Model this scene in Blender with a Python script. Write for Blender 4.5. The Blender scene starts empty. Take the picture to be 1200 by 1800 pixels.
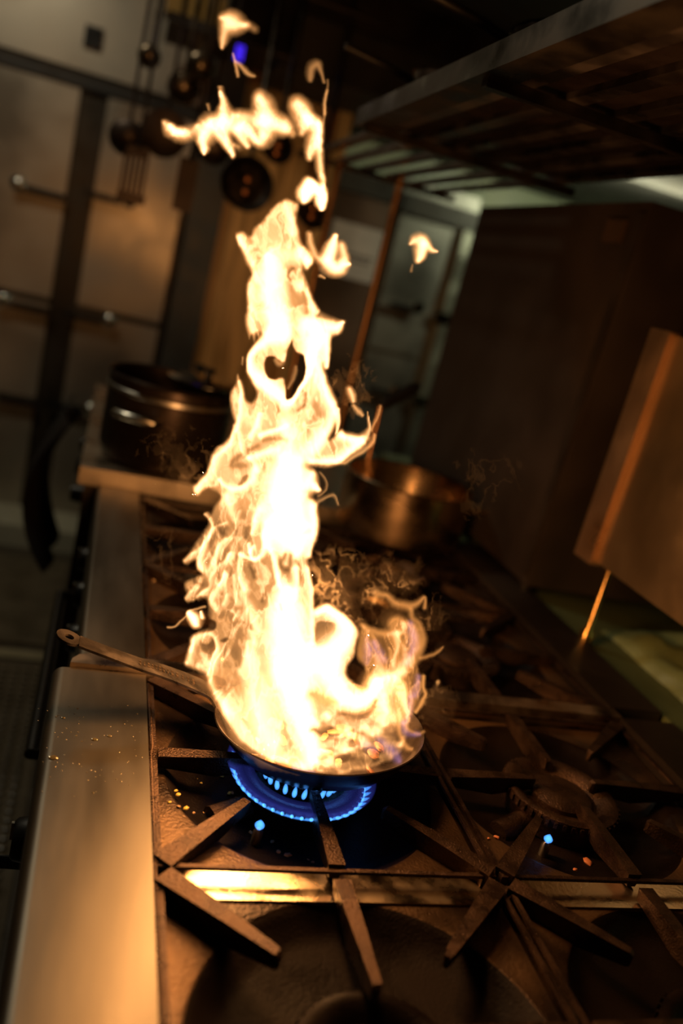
import bpy, bmesh, math, random
import numpy as np
from mathutils import Vector, Matrix
D = bpy.data; SC = bpy.context.scene; COL = SC.collection
random.seed(4)
# ---------------------------------------------------------------- camera (29 mm lens, looking down and rolled)
F_PX = 1462.6; PITCH, ROLL, YAW = 0.27188674, 0.25264663, 0.31250141
CAM = np.array([-0.32983627, -0.91182949, 1.50582025])
FW = np.array([math.sin(YAW)*math.cos(PITCH), math.cos(YAW)*math.cos(PITCH), -math.sin(PITCH)])
_r0 = np.array([math.cos(YAW), -math.sin(YAW), 0]); _u0 = np.cross(_r0, FW)
RT = math.cos(ROLL)*_r0+math.sin(ROLL)*_u0; UP = -math.sin(ROLL)*_r0+math.cos(ROLL)*_u0
cam = D.objects.new('camera', D.cameras.new('camera')); COL.objects.link(cam); SC.camera = cam
cam.matrix_world = Matrix(((RT[0], UP[0], -FW[0], CAM[0]), (RT[1], UP[1], -FW[1], CAM[1]), (RT[2], UP[2], -FW[2], CAM[2]), (0, 0, 0, 1)))
cam.data.sensor_fit = 'VERTICAL'; cam.data.sensor_height = 36; cam.data.lens = F_PX/1800*36
cam.data.clip_start = .02; cam.data.clip_end = 40
cam.data.dof.use_dof = True; cam.data.dof.focus_distance = 1.0; cam.data.dof.aperture_fstop = 1.7
# ---------------------------------------------------------------- world, exposure
SC.view_settings.view_transform = 'Standard'; SC.view_settings.look = 'None'
SC.view_settings.gamma = 1; SC.view_settings.exposure = 0; SC.view_settings.use_curve_mapping = False
w = D.worlds.new('kitchen_air'); SC.world = w; w.use_nodes = True
w.node_tree.nodes['Background'].inputs[0].default_value = (1, .72, .42, 1); w.node_tree.nodes['Background'].inputs[1].default_value = .004
SC.cycles.max_bounces = 8; SC.cycles.volume_bounces = 0; SC.cycles.sample_clamp_indirect = 4; SC.cycles.transparent_max_bounces = 24
# pixel -> place helpers: a ray through a point of the view met with a real plane of the kitchen
def ray(x, y): return FW+RT*(x-600)/F_PX-UP*(y-900)/F_PX
def at_z(x, y, z): d = ray(x, y); return Vector(CAM+d*(z-CAM[2])/d[2])
def at_y(x, y, Y): d = ray(x, y); return Vector(CAM+d*(Y-CAM[1])/d[1])
def at_x(x, y, X): d = ray(x, y); return Vector(CAM+d*(X-CAM[0])/d[0])
# ---------------------------------------------------------------- lights: the fire lights the kitchen
PAN = Vector((-.004, -.0317, .975))
NH = np.array([math.sin(YAW), math.cos(YAW), 0])
def t_fire(x, y, z0=.974):
    d = ray(x, y); tp = float((np.array(PAN)-CAM)@NH/(d@NH))
    if d[2] > -.05: return tp
    tf = (z0-CAM[2])/d[2]; k = .03
    h = max(k-abs(tp-tf), 0)/k
    return min(tp, tf)-h*h*k*.25
def fire_pt(x, y): return Vector(CAM+ray(x, y)*t_fire(x, y))
def lamp(name, loc, energy, color, size, kind='POINT', rot=None, sy=None):
    l = D.lights.new(name, kind); l.energy = energy; l.color = color
    if kind == 'AREA': l.shape = 'RECTANGLE'; l.size = size; l.size_y = sy or size
    else: l.shadow_soft_size = size
    o = D.objects.new(name, l); o.location = loc; COL.objects.link(o)
    if rot: o.rotation_euler = rot
    return o
FIRE = (1, .44, .13)
for x, y, e, s in ((505, 1200, 3.2, .05), (505, 1050, 3.6, .045), (500, 890, 4.6, .05), (545, 690, 2.6, .035), (480, 520, 3.0, .035), (600, 1140, 1.4, .03), (440, 225, .5, .02)):
    lamp('fire_light', fire_pt(x, y), e, FIRE, s)
lamp('burner_light', (-.025, -.07, .932), .10, (.1, .3, 1), .03)
lamp('ceiling_light', (-1.1, 1.6, 2.83), 11, (1, .90, .66), .5, 'AREA', (0, 0, 0), .25)     # dim lamp over the aisle
lamp('wall_light', (1.75, 2.35, 2.12), 5.5, (.96, 1, .68), .5, 'AREA', (math.radians(62), 0, 0), .12)     # strip light washing the far wall
lamp('counter_fill', (1.15, -.15, 1.08), .30, (.62, 1, .45), .3, 'AREA', (0, 0, 0))  # added green fill under the metal box, brightens only the counter
# ---------------------------------------------------------------- helpers
def tag(o, label=None, cat=None, group=None, kind=None):
    if label: o['label'] = label
    if cat: o['category'] = cat
    if group: o['group'] = group
    if kind: o['kind'] = kind
    return o
def thing(name, loc, label, cat, group=None, rz=0):
    o = D.objects.new(name, None); o.location = loc; o.rotation_euler[2] = rz; o.empty_display_size = .02; COL.objects.link(o)
    return tag(o, label, cat, group)
def build(name, bm, m, parent=None, smooth=False, local=False, bevel=0, label=None):
    """link a bmesh as ONE object; world coordinates unless local"""
    if bevel: bmesh.ops.bevel(bm, geom=[e for e in bm.edges if e.is_manifold and e.calc_face_angle(0) > .5], offset=bevel, segments=2, profile=.6, affect='EDGES', clamp_overlap=True)
    bmesh.ops.recalc_face_normals(bm, faces=bm.faces)
    me = D.meshes.new(name)
    o = D.objects.new(name, me); COL.objects.link(o)
    if parent is not None:
        if not local:
            off = Vector((0, 0, 0)); q = parent
            while q is not None: off += Vector(q.location); q = q.parent
            bmesh.ops.translate(bm, vec=-off, verts=bm.verts)
        o.parent = parent
    elif not local and len(bm.verts):
        c = sum((v.co for v in bm.verts), Vector())/len(bm.verts); c.z = min(v.co.z for v in bm.verts)
        bmesh.ops.translate(bm, vec=-c, verts=bm.verts); o.location = c
    if smooth:
        for f in bm.faces: f.smooth = True
        for e in bm.edges:
            if e.is_manifold and e.calc_face_angle(0) > .7: e.smooth = False
    bm.to_mesh(me); bm.free(); me.materials.append(m)
    if label: o['label'] = label
    return o
def NB(): return bmesh.new()
def box(bm, x0, x1, y0, y1, z0, z1):
    v = [bm.verts.new((x, y, z)) for z in (z0, z1) for x, y in ((x0, y0), (x1, y0), (x1, y1), (x0, y1))]
    for f in ((3, 2, 1, 0), (4, 5, 6, 7), (0, 1, 5, 4), (1, 2, 6, 5), (2, 3, 7, 6), (3, 0, 4, 7)): bm.faces.new([v[i] for i in f])
    return bm
def obox(bm, c, ax, ay, az):
    """oriented box, half-axis vectors"""
    c, ax, ay, az = map(Vector, (c, ax, ay, az))
    v = [bm.verts.new(c+sx*ax+sy*ay+sz*az) for sz in (-1, 1) for sx, sy in ((-1, -1), (1, -1), (1, 1), (-1, 1))]
    for f in ((3, 2, 1, 0), (4, 5, 6, 7), (0, 1, 5, 4), (1, 2, 6, 5), (2, 3, 7, 6), (3, 0, 4, 7)): bm.faces.new([v[i] for i in f])
    return bm
def prism(bm, poly, z0, z1):
    a = [bm.verts.new((x, y, z0)) for x, y in poly]; b = [bm.verts.new((x, y, z1)) for x, y in poly]; n = len(poly)
    bm.faces.new(a[::-1]); bm.faces.new(b)
    for i in range(n): bm.faces.new((a[i], a[(i+1) % n], b[(i+1) % n], b[i]))
    return bm
def tube(bm, pts, r, n=10, cap=True):
    pts = [Vector(p) for p in pts]; rs = r if isinstance(r, (list, tuple)) else [r]*len(pts); rings = []
    for i, p in enumerate(pts):
        t = (pts[min(i+1, len(pts)-1)]-pts[max(i-1, 0)]).normalized()
        a = t.cross(Vector((0, 0, 1)) if abs(t.z) < .9 else Vector((1, 0, 0))).normalized(); b = t.cross(a)
        rings.append([bm.verts.new(p+(a*math.cos(k*2*math.pi/n)+b*math.sin(k*2*math.pi/n))*rs[i]) for k in range(n)])
    for A, B in zip(rings, rings[1:]):
        for k in range(n): bm.faces.new((A[k], A[(k+1) % n], B[(k+1) % n], B[k]))
    if cap: bm.faces.new(rings[0][::-1]); bm.faces.new(rings[-1])
    return bm
def lathe(bm, prof, c=(0, 0, 0), n=48, M=None):
    """closed (r, z) profile turned about z; points with r=0 are poles"""
    c = Vector(c); rings = []
    for r, z in prof:
        if r < 1e-6: rings.append([bm.verts.new((0, 0, z))])
        else: rings.append([bm.verts.new((r*math.cos(k*2*math.pi/n), r*math.sin(k*2*math.pi/n), z)) for k in range(n)])
    new = [v for R_ in rings for v in R_]
    for A, B in zip(rings, rings[1:]):
        for k in range(n):
            q = [A[k % len(A)], A[(k+1) % len(A)], B[(k+1) % len(B)], B[k % len(B)]]; u = []
            for v in q:
                if v not in u: u.append(v)
            if len(u) > 2: bm.faces.new(u)
    if M is not None: bmesh.ops.transform(bm, matrix=M, verts=new)
    bmesh.ops.translate(bm, vec=c, verts=new)
    return bm
def dup(o, loc=None, parent=None, label=None):
    c = o.copy(); COL.objects.link(c); c.parent = parent
    if loc is not None: c.location = loc
    if label: c['label'] = label
    for ch in list(o.children): dup(ch, None, c)
    return c
# ---------------------------------------------------------------- procedural materials
def mat(name, col, rough=.5, metal=0., spec=.5, bump=0, bscale=60, vary=.25, vscale=8, stretch=(1, 1, 1), rvary=.12, col2=None, coat=0, emit=None, es=0, detail=6):
    m = D.materials.new(name); m.use_nodes = True; N = m.node_tree.nodes; L = m.node_tree.links; b = N['Principled BSDF']
    tc = N.new('ShaderNodeTexCoord'); mp = N.new('ShaderNodeMapping'); mp.inputs['Scale'].default_value = stretch
    geo = N.new('ShaderNodeNewGeometry'); L.new(geo.outputs['Position'], mp.inputs['Vector'])
    nz = N.new('ShaderNodeTexNoise'); nz.inputs['Scale'].default_value = vscale; nz.inputs['Detail'].default_value = detail; L.new(mp.outputs[0], nz.inputs['Vector'])
    mx = N.new('ShaderNodeMix'); mx.data_type = 'RGBA'
    c2 = col2 or tuple(c*(1-vary) for c in col); mx.inputs['A'].default_value = (*c2, 1); mx.inputs['B'].default_value = (*col, 1)
    rp = N.new('ShaderNodeMapRange'); rp.inputs['From Min'].default_value = .38; rp.inputs['From Max'].default_value = .62; L.new(nz.outputs['Fac'], rp.inputs['Value'])
    L.new(rp.outputs[0], mx.inputs['Factor']); L.new(mx.outputs['Result'], b.inputs['Base Color'])
    rr = N.new('ShaderNodeMapRange'); rr.inputs['To Min'].default_value = max(rough-rvary, .03); rr.inputs['To Max'].default_value = min(rough+rvary, 1)
    rr.inputs['From Min'].default_value = .35; rr.inputs['From Max'].default_value = .65
    L.new(nz.outputs['Fac'], rr.inputs['Value']); L.new(rr.outputs[0], b.inputs['Roughness'])
    b.inputs['Metallic'].default_value = metal; b.inputs['Specular IOR Level'].default_value = spec; b.inputs['Coat Weight'].default_value = coat
    if bump:
        bn = N.new('ShaderNodeTexNoise'); bn.inputs['Scale'].default_value = bscale; bn.inputs['Detail'].default_value = 5; L.new(mp.outputs[0], bn.inputs['Vector'])
        bp = N.new('ShaderNodeBump'); bp.inputs['Strength'].default_value = bump; bp.inputs['Distance'].default_value = .002
        L.new(bn.outputs['Fac'], bp.inputs['Height']); L.new(bp.outputs[0], b.inputs['Normal'])
    if emit: b.inputs['Emission Color'].default_value = (*emit, 1); b.inputs['Emission Strength'].default_value = es
    return m
def volume(name, col, strength, scatter=0):
    m = D.materials.new(name); m.use_nodes = True; N = m.node_tree.nodes; L = m.node_tree.links; N.clear()
    out = N.new('ShaderNodeOutputMaterial'); e = N.new('ShaderNodeEmission')
    if scatter:
        e = N.new('ShaderNodeVolumeScatter'); e.inputs['Density'].default_value = scatter
    else: e.inputs['Strength'].default_value = strength
    e.inputs['Color'].default_value = (*col, 1)
    L.new(e.outputs[0], out.inputs['Volume'])
    try: m.cycles.homogeneous_volume = True
    except Exception: pass
    return m
IRON = mat('cast_iron', (.075, .044, .028), .33, .8, bump=.8, bscale=420, vary=.45, vscale=30, rvary=.14)
DECK = mat('greasy_brown_deck', (.12, .07, .035), .34, .65, bump=.5, bscale=300, vscale=9, rvary=.16, col2=(.028, .018, .013))
STEEL = mat('brushed_steel', (.50, .46, .40), .30, 1, vary=.10, vscale=5, rvary=.06, bump=.05, bscale=90, stretch=(1, .12, 1))
RAIL = mat('worn_steel_ledge', (.15, .135, .11), .42, .95, vary=.2, vscale=14, rvary=.07, bump=.06, bscale=120, stretch=(1, .2, 1))
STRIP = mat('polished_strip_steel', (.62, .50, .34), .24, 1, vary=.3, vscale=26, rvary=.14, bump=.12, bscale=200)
DARKST = mat('smoky_dark_steel', (.055, .04, .03), .48, .6, vary=.4, vscale=5, bump=.15, bscale=80)
BLACK = mat('black_metal', (.02, .017, .015), .4, .5, bump=.1)
PANIRON = mat('blackened_pan_steel', (.06, .045, .035), .36, .8, bump=.18, bscale=260, vscale=24, vary=.4)
PANIN = mat('hot_pan_inside', (.16, .09, .045), .3, .7, bump=.3, bscale=160, vscale=20, col2=(.06, .03, .015))
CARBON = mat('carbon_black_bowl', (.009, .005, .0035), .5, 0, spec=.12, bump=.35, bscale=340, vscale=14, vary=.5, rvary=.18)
# ---------------------------------------------------------------- flame shape fields (numpy)
import numpy as np
def catmull(pts, closed, n=5):
    P_ = np.array(pts, float); m = len(P_); out = []
    for i in range(m if closed else m - 1):
        if closed: a, b, c, d = P_[(i-1) % m], P_[i], P_[(i+1) % m], P_[(i+2) % m]
        else: a, b, c, d = P_[max(i-1, 0)], P_[i], P_[i+1], P_[min(i+2, m-1)]
        for k in range(n):
            t = k/n
            out.append(.5*((2*b)+(c-a)*t+(2*a-5*b+4*c-d)*t*t+(3*b-a-3*c+d)*t**3))
    if not closed: out.append(P_[-1])
    return np.array(out)
def vnoise(x, y, seed):
    r = np.random.RandomState(seed).rand(64, 64)
    xi = np.floor(x).astype(int); yi = np.floor(y).astype(int); fx = x-xi; fy = y-yi
    fx = fx*fx*(3-2*fx); fy = fy*fy*(3-2*fy)
    g = lambda i, j: r[i % 64, j % 64]
    return (g(xi, yi)*(1-fx)+g(xi+1, yi)*fx)*(1-fy)+(g(xi, yi+1)*(1-fx)+g(xi+1, yi+1)*fx)*fy
def fbm(x, y, seed, octs=4):
    s = 0; a = .5
    for k in range(octs):
        s = s+a*vnoise(x*2**k, y*2**k, seed+k); a *= .5
    return s
class Field:
    def __init__(s, x0, y0, x1, y1, st=2.0, soft=.25):
        s.xs = np.arange(x0, x1+.1, st); s.ys = np.arange(y0, y1+.1, st)
        s.X, s.Y = np.meshgrid(s.xs, s.ys); s.T = np.zeros_like(s.X); s.st = st; s.inner = -np.tanh((s.X-505)/30)*soft; s.gain = 1.0
        # a gentle curl of the sampling position gives every edge a licking outline
        s.WX = s.X+(fbm(s.X/22, s.Y/30, 5, 3)-.44)*9; s.WY = s.Y+(fbm(s.X/24, s.Y/26, 9, 3)-.44)*9
    def sdf(s, pts, warp=True):
        P_ = catmull(pts, True, 4); X, Y = (s.WX, s.WY) if warp else (s.X, s.Y)
        d = np.full(X.shape, 1e9); ins = np.zeros(X.shape, bool)
        for i in range(len(P_)):
            a = P_[i]; b = P_[(i+1) % len(P_)]; e = b-a; L = e@e+1e-9
            t = np.clip(((X-a[0])*e[0]+(Y-a[1])*e[1])/L, 0, 1)
            d = np.minimum(d, (X-a[0]-t*e[0])**2+(Y-a[1]-t*e[1])**2)
            c = ((a[1] > Y) != (b[1] > Y))
            if a[1] != b[1]: ins ^= c & (X < (b[0]-a[0])*(Y-a[1])/(b[1]-a[1])+a[0])
        return np.sqrt(d)*np.where(ins, 1, -1)
    def fill(s, pts, amp, soft=6, warp=True):
        k = np.clip(s.sdf(pts, warp)/soft+.15, 0, 1); s.T += amp*k*k*(3-2*k)
    def cut(s, pts, keep=0, soft=5):
        k = np.clip(s.sdf(pts)/soft+.3, 0, 1); k = k*k*(3-2*k); s.T *= 1-(1-keep)*k
    def stroke(s, pts, amp, edge=1.0):
        # pts: (x, y, half width); soft-edged tapering streak
        P_ = catmull(pts, False, 4); K = np.zeros(s.T.shape)
        for i in range(len(P_)-1):
            a = P_[i]; b = P_[i+1]; e = b[:2]-a[:2]; L = e@e+1e-9; m = max(a[2], b[2])*2.6
            xa = np.searchsorted(s.xs, min(a[0], b[0])-m-10); xb = np.searchsorted(s.xs, max(a[0], b[0])+m+10)
            ya = np.searchsorted(s.ys, min(a[1], b[1])-m-10); yb = np.searchsorted(s.ys, max(a[1], b[1])+m+10)
            if xb <= xa or yb <= ya: continue
            X = s.WX[ya:yb, xa:xb]; Y = s.WY[ya:yb, xa:xb]
            t = np.clip(((X-a[0])*e[0]+(Y-a[1])*e[1])/L, 0, 1)
            w = np.maximum(a[2]+(b[2]-a[2])*t, .3)
            # folds are crisp on their outer side and fade towards the heart of the fire
            sd = (X-a[0]-t*e[0])*s.inner[ya:yb, xa:xb]; w2 = w*(1.0+.42*np.tanh(sd/w))
            d = np.hypot(X-a[0]-t*e[0], Y-a[1]-t*e[1])/w2
            K[ya:yb, xa:xb] = np.maximum(K[ya:yb, xa:xb], np.clip(np.exp(-d**1.8*1.15)-.04, 0, 1)*np.minimum(1, w/1.8))
        s.T += amp*K*s.gain
    def hole(s, pts, amt):
        T = s.T.copy(); s.T = np.zeros_like(T); s.stroke(pts, 1/s.gain); K = s.T; s.T = T*(1-amt*K)
    def wisps(s, lo, hi, sx=16, sy=34, seed=21):
        u = s.X/sx; v = s.Y/sy; a = fbm(u*.8, v*.8, seed, 3)*3.2
        n = fbm(u+a, v+a*.7, seed+7, 4); r = 1-np.abs(n-.47)*7; r = np.clip(r, 0, 1)
        s.T = s.T*(lo+(hi-lo)*(.55*r+.45*np.clip(n*1.6-.2, 0, 1)))
# ---- the main column of fire
BODY = [(507,349),(522,354),(526,362),(522,385),(527,405),(531,425),(545,440),(551,452),(548,465),(540,474),(533,470),(536,485),(545,505),(550,522),(560,540),(563,548),(559,557),
 (585,559),(595,563),(608,561),(604,578),(596,587),(583,596),(580,620),(579,645),(571,648),(568,640),(575,670),(580,695),(590,706),(597,718),(596,735),(591,762),(587,745),(586,735),(582,750),(575,768),
 (588,766),(600,752),(612,762),(628,768),(640,764),(650,768),(640,780),(620,796),(600,812),(580,816),(545,815),(530,817),(545,826),(552,832),(553,845),(565,858),(560,865),(545,866),(543,872),(555,878),(557,892),(558,920),(556,940),(545,968),
 (543,985),(547,1010),(551,1040),(552,1066),(565,1063),(578,1062),(590,1072),(605,1073),(617,1085),(630,1103),(633,1115),(628,1130),(624,1150),(612,1168),(608,1185),(618,1195),(635,1210),(650,1205),(665,1188),(690,1180),(712,1200),(722,1240),(716,1290),
 (700,1330),(660,1348),(600,1362),(540,1356),(490,1343),(450,1325),(420,1300),(400,1270),(388,1245),(378,1228),(366,1210),(360,1190),(350,1180),(338,1178),(328,1168),(326,1155),(332,1135),(335,1120),(345,1112),(362,1108),(366,1085),(364,1060),(352,1052),
 (340,1056),(325,1058),(322,1052),(326,1042),(323,1026),(332,1018),(346,1014),(352,1010),(346,1000),(345,986),(333,990),(325,992),(321,985),(330,975),(341,958),(353,943),(365,924),(368,905),(375,888),(388,872),(378,863),(362,861),(350,872),(344,868),
 (338,852),(355,840),(365,820),(373,795),(380,784),(395,777),(405,764),(412,746),(409,732),(405,712),(402,698),(405,685),(413,675),(418,657),(424,672),(428,688),(434,702),(444,706),(450,694),(445,672),(438,655),(434,635),(437,622),(450,608),(462,598),
 (458,588),(455,600),(450,588),(446,606),(441,590),(436,596),(432,560),(432,540),(433,515),(437,490),(447,474),(440,466),(430,449),(419,430),(415,418),(416,407),(428,407),(440,413),(445,400),(455,390),(470,375),(485,358),(498,350)]
def main_fire():
    F_ = Field(296, 330, 790, 1384, 2.0, 1.0)
    F_.fill(BODY, 1.12, 9)
    for p, k in (([(466,628),(482,628),(500,634),(506,612),(512,600),(517,616),(534,624),(538,640),(536,660),(528,676),(518,692),(509,702),(499,698),(498,668),(484,666),(470,664),(464,648)], 0),
                 ([(556,1097),(574,1091),(592,1096),(589,1112),(578,1128),(564,1137),(554,1132)], .3),
                 ([(418,852),(424,840),(433,835),(436,840),(430,850),(422,856)], .35),
                 ([(538,474),(534,462),(529,452),(526,462),(533,480)], .3),
                 ([(352,1090),(362,1086),(378,1090),(380,1104),(366,1112),(353,1106)], .05),
                 ([(386,1125),(396,1118),(402,1122),(398,1128),(390,1130)], .2),
                 ([(350,1125),(362,1132),(372,1122),(378,1134),(372,1150),(356,1146)], .25),
                 ([(366,1190),(384,1186),(398,1200),(392,1216),(378,1212)], .55)):
        F_.cut(p, k)
    # body tone: a little thinner where the photo shows peach veils
    F_.wisps(.62, 1.75)
    F_.gain = .5
    W = lambda amp, *p: F_.stroke(p, amp)
    # bright folds, from the tip down to the pan
    W(2.2,(505,362,8),(512,385,9),(515,410,8)); W(3,(420,415,5),(427,432,7),(436,452,7),(446,470,7),(452,490,7)); W(2.2,(485,450,22),(515,450,18),(542,458,8))
    W(6,(470,450,8),(475,490,20),(478,530,24),(488,565,24),(492,588,18)); W(2,(440,500,7),(440,540,8),(446,580,7)); W(3,(530,440,8),(540,458,8),(539,470,4)); W(2.5,(528,500,8),(545,530,9),(556,548,6))
    W(7,(490,580,18),(462,600,9),(443,618,6),(438,636,5),(444,655,8),(460,672,13),(482,688,13),(503,708,9),(516,702,5),(527,684,5),(538,664,6),(546,640,9),(552,610,17),(556,585,18))
    W(5,(540,570,14),(570,573,14),(592,573,9),(604,565,3)); W(5,(573,590,9),(574,620,8),(575,642,4)); W(5,(556,640,14),(566,670,11),(578,700,10),(588,722,9),(582,742,8),(568,765,12),(550,790,16)); W(4,(596,720,3),(594,745,3),(591,762,1.5))
    W(1.6,(552,660,6),(545,700,10),(530,740,12),(515,780,14)); W(3,(500,745,16),(505,775,16),(500,800,18)); W(4,(455,764,5),(480,758,4),(505,750,6)); W(3.5,(455,730,4),(448,748,5),(438,766,5))
    W(3,(420,672,3),(422,700,4),(419,735,5),(415,755,4)); W(3,(412,748,4),(408,775,4),(395,790,4),(382,800,5),(372,825,6),(355,845,7),(345,860,6)); W(2.2,(420,760,3),(424,785,4),(428,800,3))
    W(3.5,(440,806,5),(460,798,7),(485,790,8)); W(3,(436,806,4),(446,815,5),(452,830,5)); W(3.2,(385,842,3),(395,853,4),(412,860,5),(430,856,5),(442,842,6),(448,826,8)); W(2,(400,870,8),(405,895,8),(412,915,5),(420,900,3))
    W(9,(520,815,22),(506,835,34),(502,870,42),(506,905,44),(505,935,38)); W(6,(548,835,10),(546,850,14),(560,860,5)); W(6,(552,890,8),(553,920,8),(550,950,7),(544,975,6)); W(5,(535,930,16),(530,955,14),(525,970,10)); W(5,(455,895,9),(447,915,8),(440,935,4)); W(5,(470,920,12),(468,950,10),(478,975,5),(484,1000,6),(492,1030,7))
    W(4.5,(445,985,4),(420,975,4)); W(4.5,(422,975,5),(419,995,4),(422,1015,5),(430,1035,6)); W(5,(465,940,6),(462,970,5),(445,985,3),(438,955,3)); W(4,(440,970,4),(446,960,3))
    W(3.5,(362,905,3),(374,925,3),(366,948,3),(352,965,4),(338,975,4),(326,985,4.5)); W(3.5,(396,920,3),(376,930,4),(362,950,4),(353,972,5),(352,993,7),(362,1006,7),(372,995,5),(385,965,6),(398,950,5))
    W(3.5,(405,975,5),(396,990,5),(380,1000,4),(370,1015,4),(366,1035,4),(354,1044,5)); W(3.5,(325,1052,4),(336,1040,4),(346,1026,4)); W(3,(346,1050,4),(360,1040,4)); W(4.5,(395,1010,4),(388,1028,5),(378,1040,6),(370,1055,7),(378,1070,6))
    W(3,(412,1010,3),(414,1040,4),(417,1062,5)); W(3,(400,1045,4),(392,1062,4)); W(2.5,(425,1040,6),(436,1070,8),(446,1100,9),(450,1130,9)); W(2.4,(412,1090,4),(420,1075,3))
    W(8,(505,1040,12),(502,1060,26),(504,1090,38),(508,1130,42),(512,1170,44)); W(3,(540,1000,5),(546,1040,5),(549,1080,5),(550,1130,5)); W(4,(520,1000,7),(522,1030,8),(515,1050,10)); W(3,(438,1130,6),(434,1160,10),(425,1180,10))
    W(4,(330,1165,6),(334,1145,6),(346,1122,6),(362,1114,5),(376,1120,4),(380,1140,5),(372,1165,8),(350,1172,7)); W(3,(355,1150,5),(366,1165,8)); W(3,(366,1178,6),(372,1200,5),(386,1230,7),(398,1250,8))
    W(1.6,(400,1240,16),(415,1275,20),(440,1300,22),(475,1325,18),(530,1345,10)); W(3,(440,1160,22),(446,1210,26),(458,1265,24),(480,1305,18)); W(7,(510,1170,34),(520,1215,34),(532,1255,28),(545,1300,18),(552,1335,12))
    W(8,(545,1150,18),(575,1160,24),(595,1140,20),(612,1112,15),(600,1086,10),(580,1074,8)); W(6,(560,1078,6),(570,1072,6)); W(7,(580,1170,22),(592,1200,20),(608,1225,16),(630,1235,14),(648,1225,12),(664,1205,10)); W(2.4,(665,1200,10),(676,1240,12),(670,1275,10),(648,1295,12))
    W(3,(592,1290,10),(620,1275,10),(650,1290,9)); W(3,(560,1275,7),(552,1262,5)); W(3.5,(578,1262,5),(575,1258,5)); W(3.5,(600,1285,8),(612,1292,7)); W(3.5,(625,1310,6),(605,1318,8),(580,1340,8)); W(2.5,(560,1310,10),(575,1325,9))
    for p, a in (([(515,473,4),(506,482,3),(509,492,3)], .75), ([(532,515,5),(536,530,7),(538,548,7)], .6), ([(538,690,3),(536,710,5),(526,722,6)], .65), ([(425,800,8),(410,815,10),(432,820,8)], .6), ([(440,790,6),(452,782,6)], .55),
                 ([(462,773,5),(482,770,6),(504,772,6)], .5), ([(500,975,6),(492,992,9),(506,1000,8),(510,975,6)], .7), ([(434,925,5),(430,942,6)], .6), ([(440,995,7),(448,1015,6)], .6), ([(534,938,6),(546,932,5)], .3), ([(380,925,5),(392,940,6),(400,930,5)], .55),
                 ([(366,955,5),(374,945,4)], .4), ([(352,1030,4),(340,1022,5)], .6), ([(462,1045,4),(459,1058,4)], .6), ([(493,1062,3),(494,1072,3)], .4), ([(441,1098,3),(443,1106,3)], .5), ([(590,1235,10),(570,1230,12),(548,1222,10)], .6), ([(600,1255,6),(625,1258,8),(650,1250,7),(662,1232,4)], .7),
                 ([(548,1285,6),(570,1288,8),(582,1280,6)], .75), ([(630,1345,10),(600,1350,9)], .5), ([(655,1320,12),(690,1315,14)], .75), ([(640,1290,10),(665,1300,12),(700,1290,12)], .7), ([(600,1330,12),(640,1338,10),(680,1335,9)], .75), ([(700,1230,9),(708,1270,10),(700,1300,9)], .7), ([(548,1225,9),(575,1240,10)], .35), ([(487,1149,3),(486,1152,3)], .3), ([(520,985,4),(529,1000,3),(527,1030,3)], .4)):
        F_.hole(p, a)
    low = np.clip((F_.Y-1235)/50, 0, 1)*np.clip((F_.X-545)/40, 0, 1); n = fbm(F_.WX/20, F_.WY/12, 77, 2); F_.T *= 1-low*np.clip((.50-n)*3.2, 0, .75)
    low = np.clip((475-F_.X)/60, 0, 1)*np.clip((F_.Y-880)/40, 0, 1)*np.clip((1250-F_.Y)/40, 0, 1); q = fbm(F_.X/40, F_.Y/60, 78, 2)*3; n = fbm((F_.WX+.35*F_.WY)/13+q, F_.WY/60+q*.6, 79, 2); F_.T *= 1-low*np.clip(np.abs(n-.42)*6, 0, .45)
    F_.cut([(464,628),(480,626),(490,636),(501,634),(505,612),(511,598),(517,612),(525,622),(536,626),(539,642),(537,660),(528,678),(518,694),(509,703),(499,699),(498,668),(484,668),(470,664),(463,648)], .0, 5)
    # orange licks inside the ring and on the edges
    W(1.1,(484,634,5),(492,640,5),(500,625,4)); W(.7,(520,645,2.5),(516,662,3.5),(505,680,2.5)); W(1,(425,640,1.5),(427,628,2)); W(.9,(420,702,6),(428,730,8),(440,745,9),(455,740,7))
    W(2.6,(640,768,5),(650,755,3),(648,740,2),(646,726,1)); W(5,(548,812,5),(575,810,6),(598,804,7),(622,788,7),(636,776,7)); W(5,(600,765,6),(618,772,7),(632,775,6)); W(1.5,(590,812,4),(606,812,3),(632,795,4),(650,780,4),(659,766,3)); W(1.1,(653,758,2),(662,735,2.4),(669,712,2))
    W(.9,(556,884,4),(570,876,3),(584,870,3),(592,876,2.6),(595,888,1.5)); W(.7,(563,830,2),(574,842,2),(572,860,2),(560,872,2))
    return F_
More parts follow.
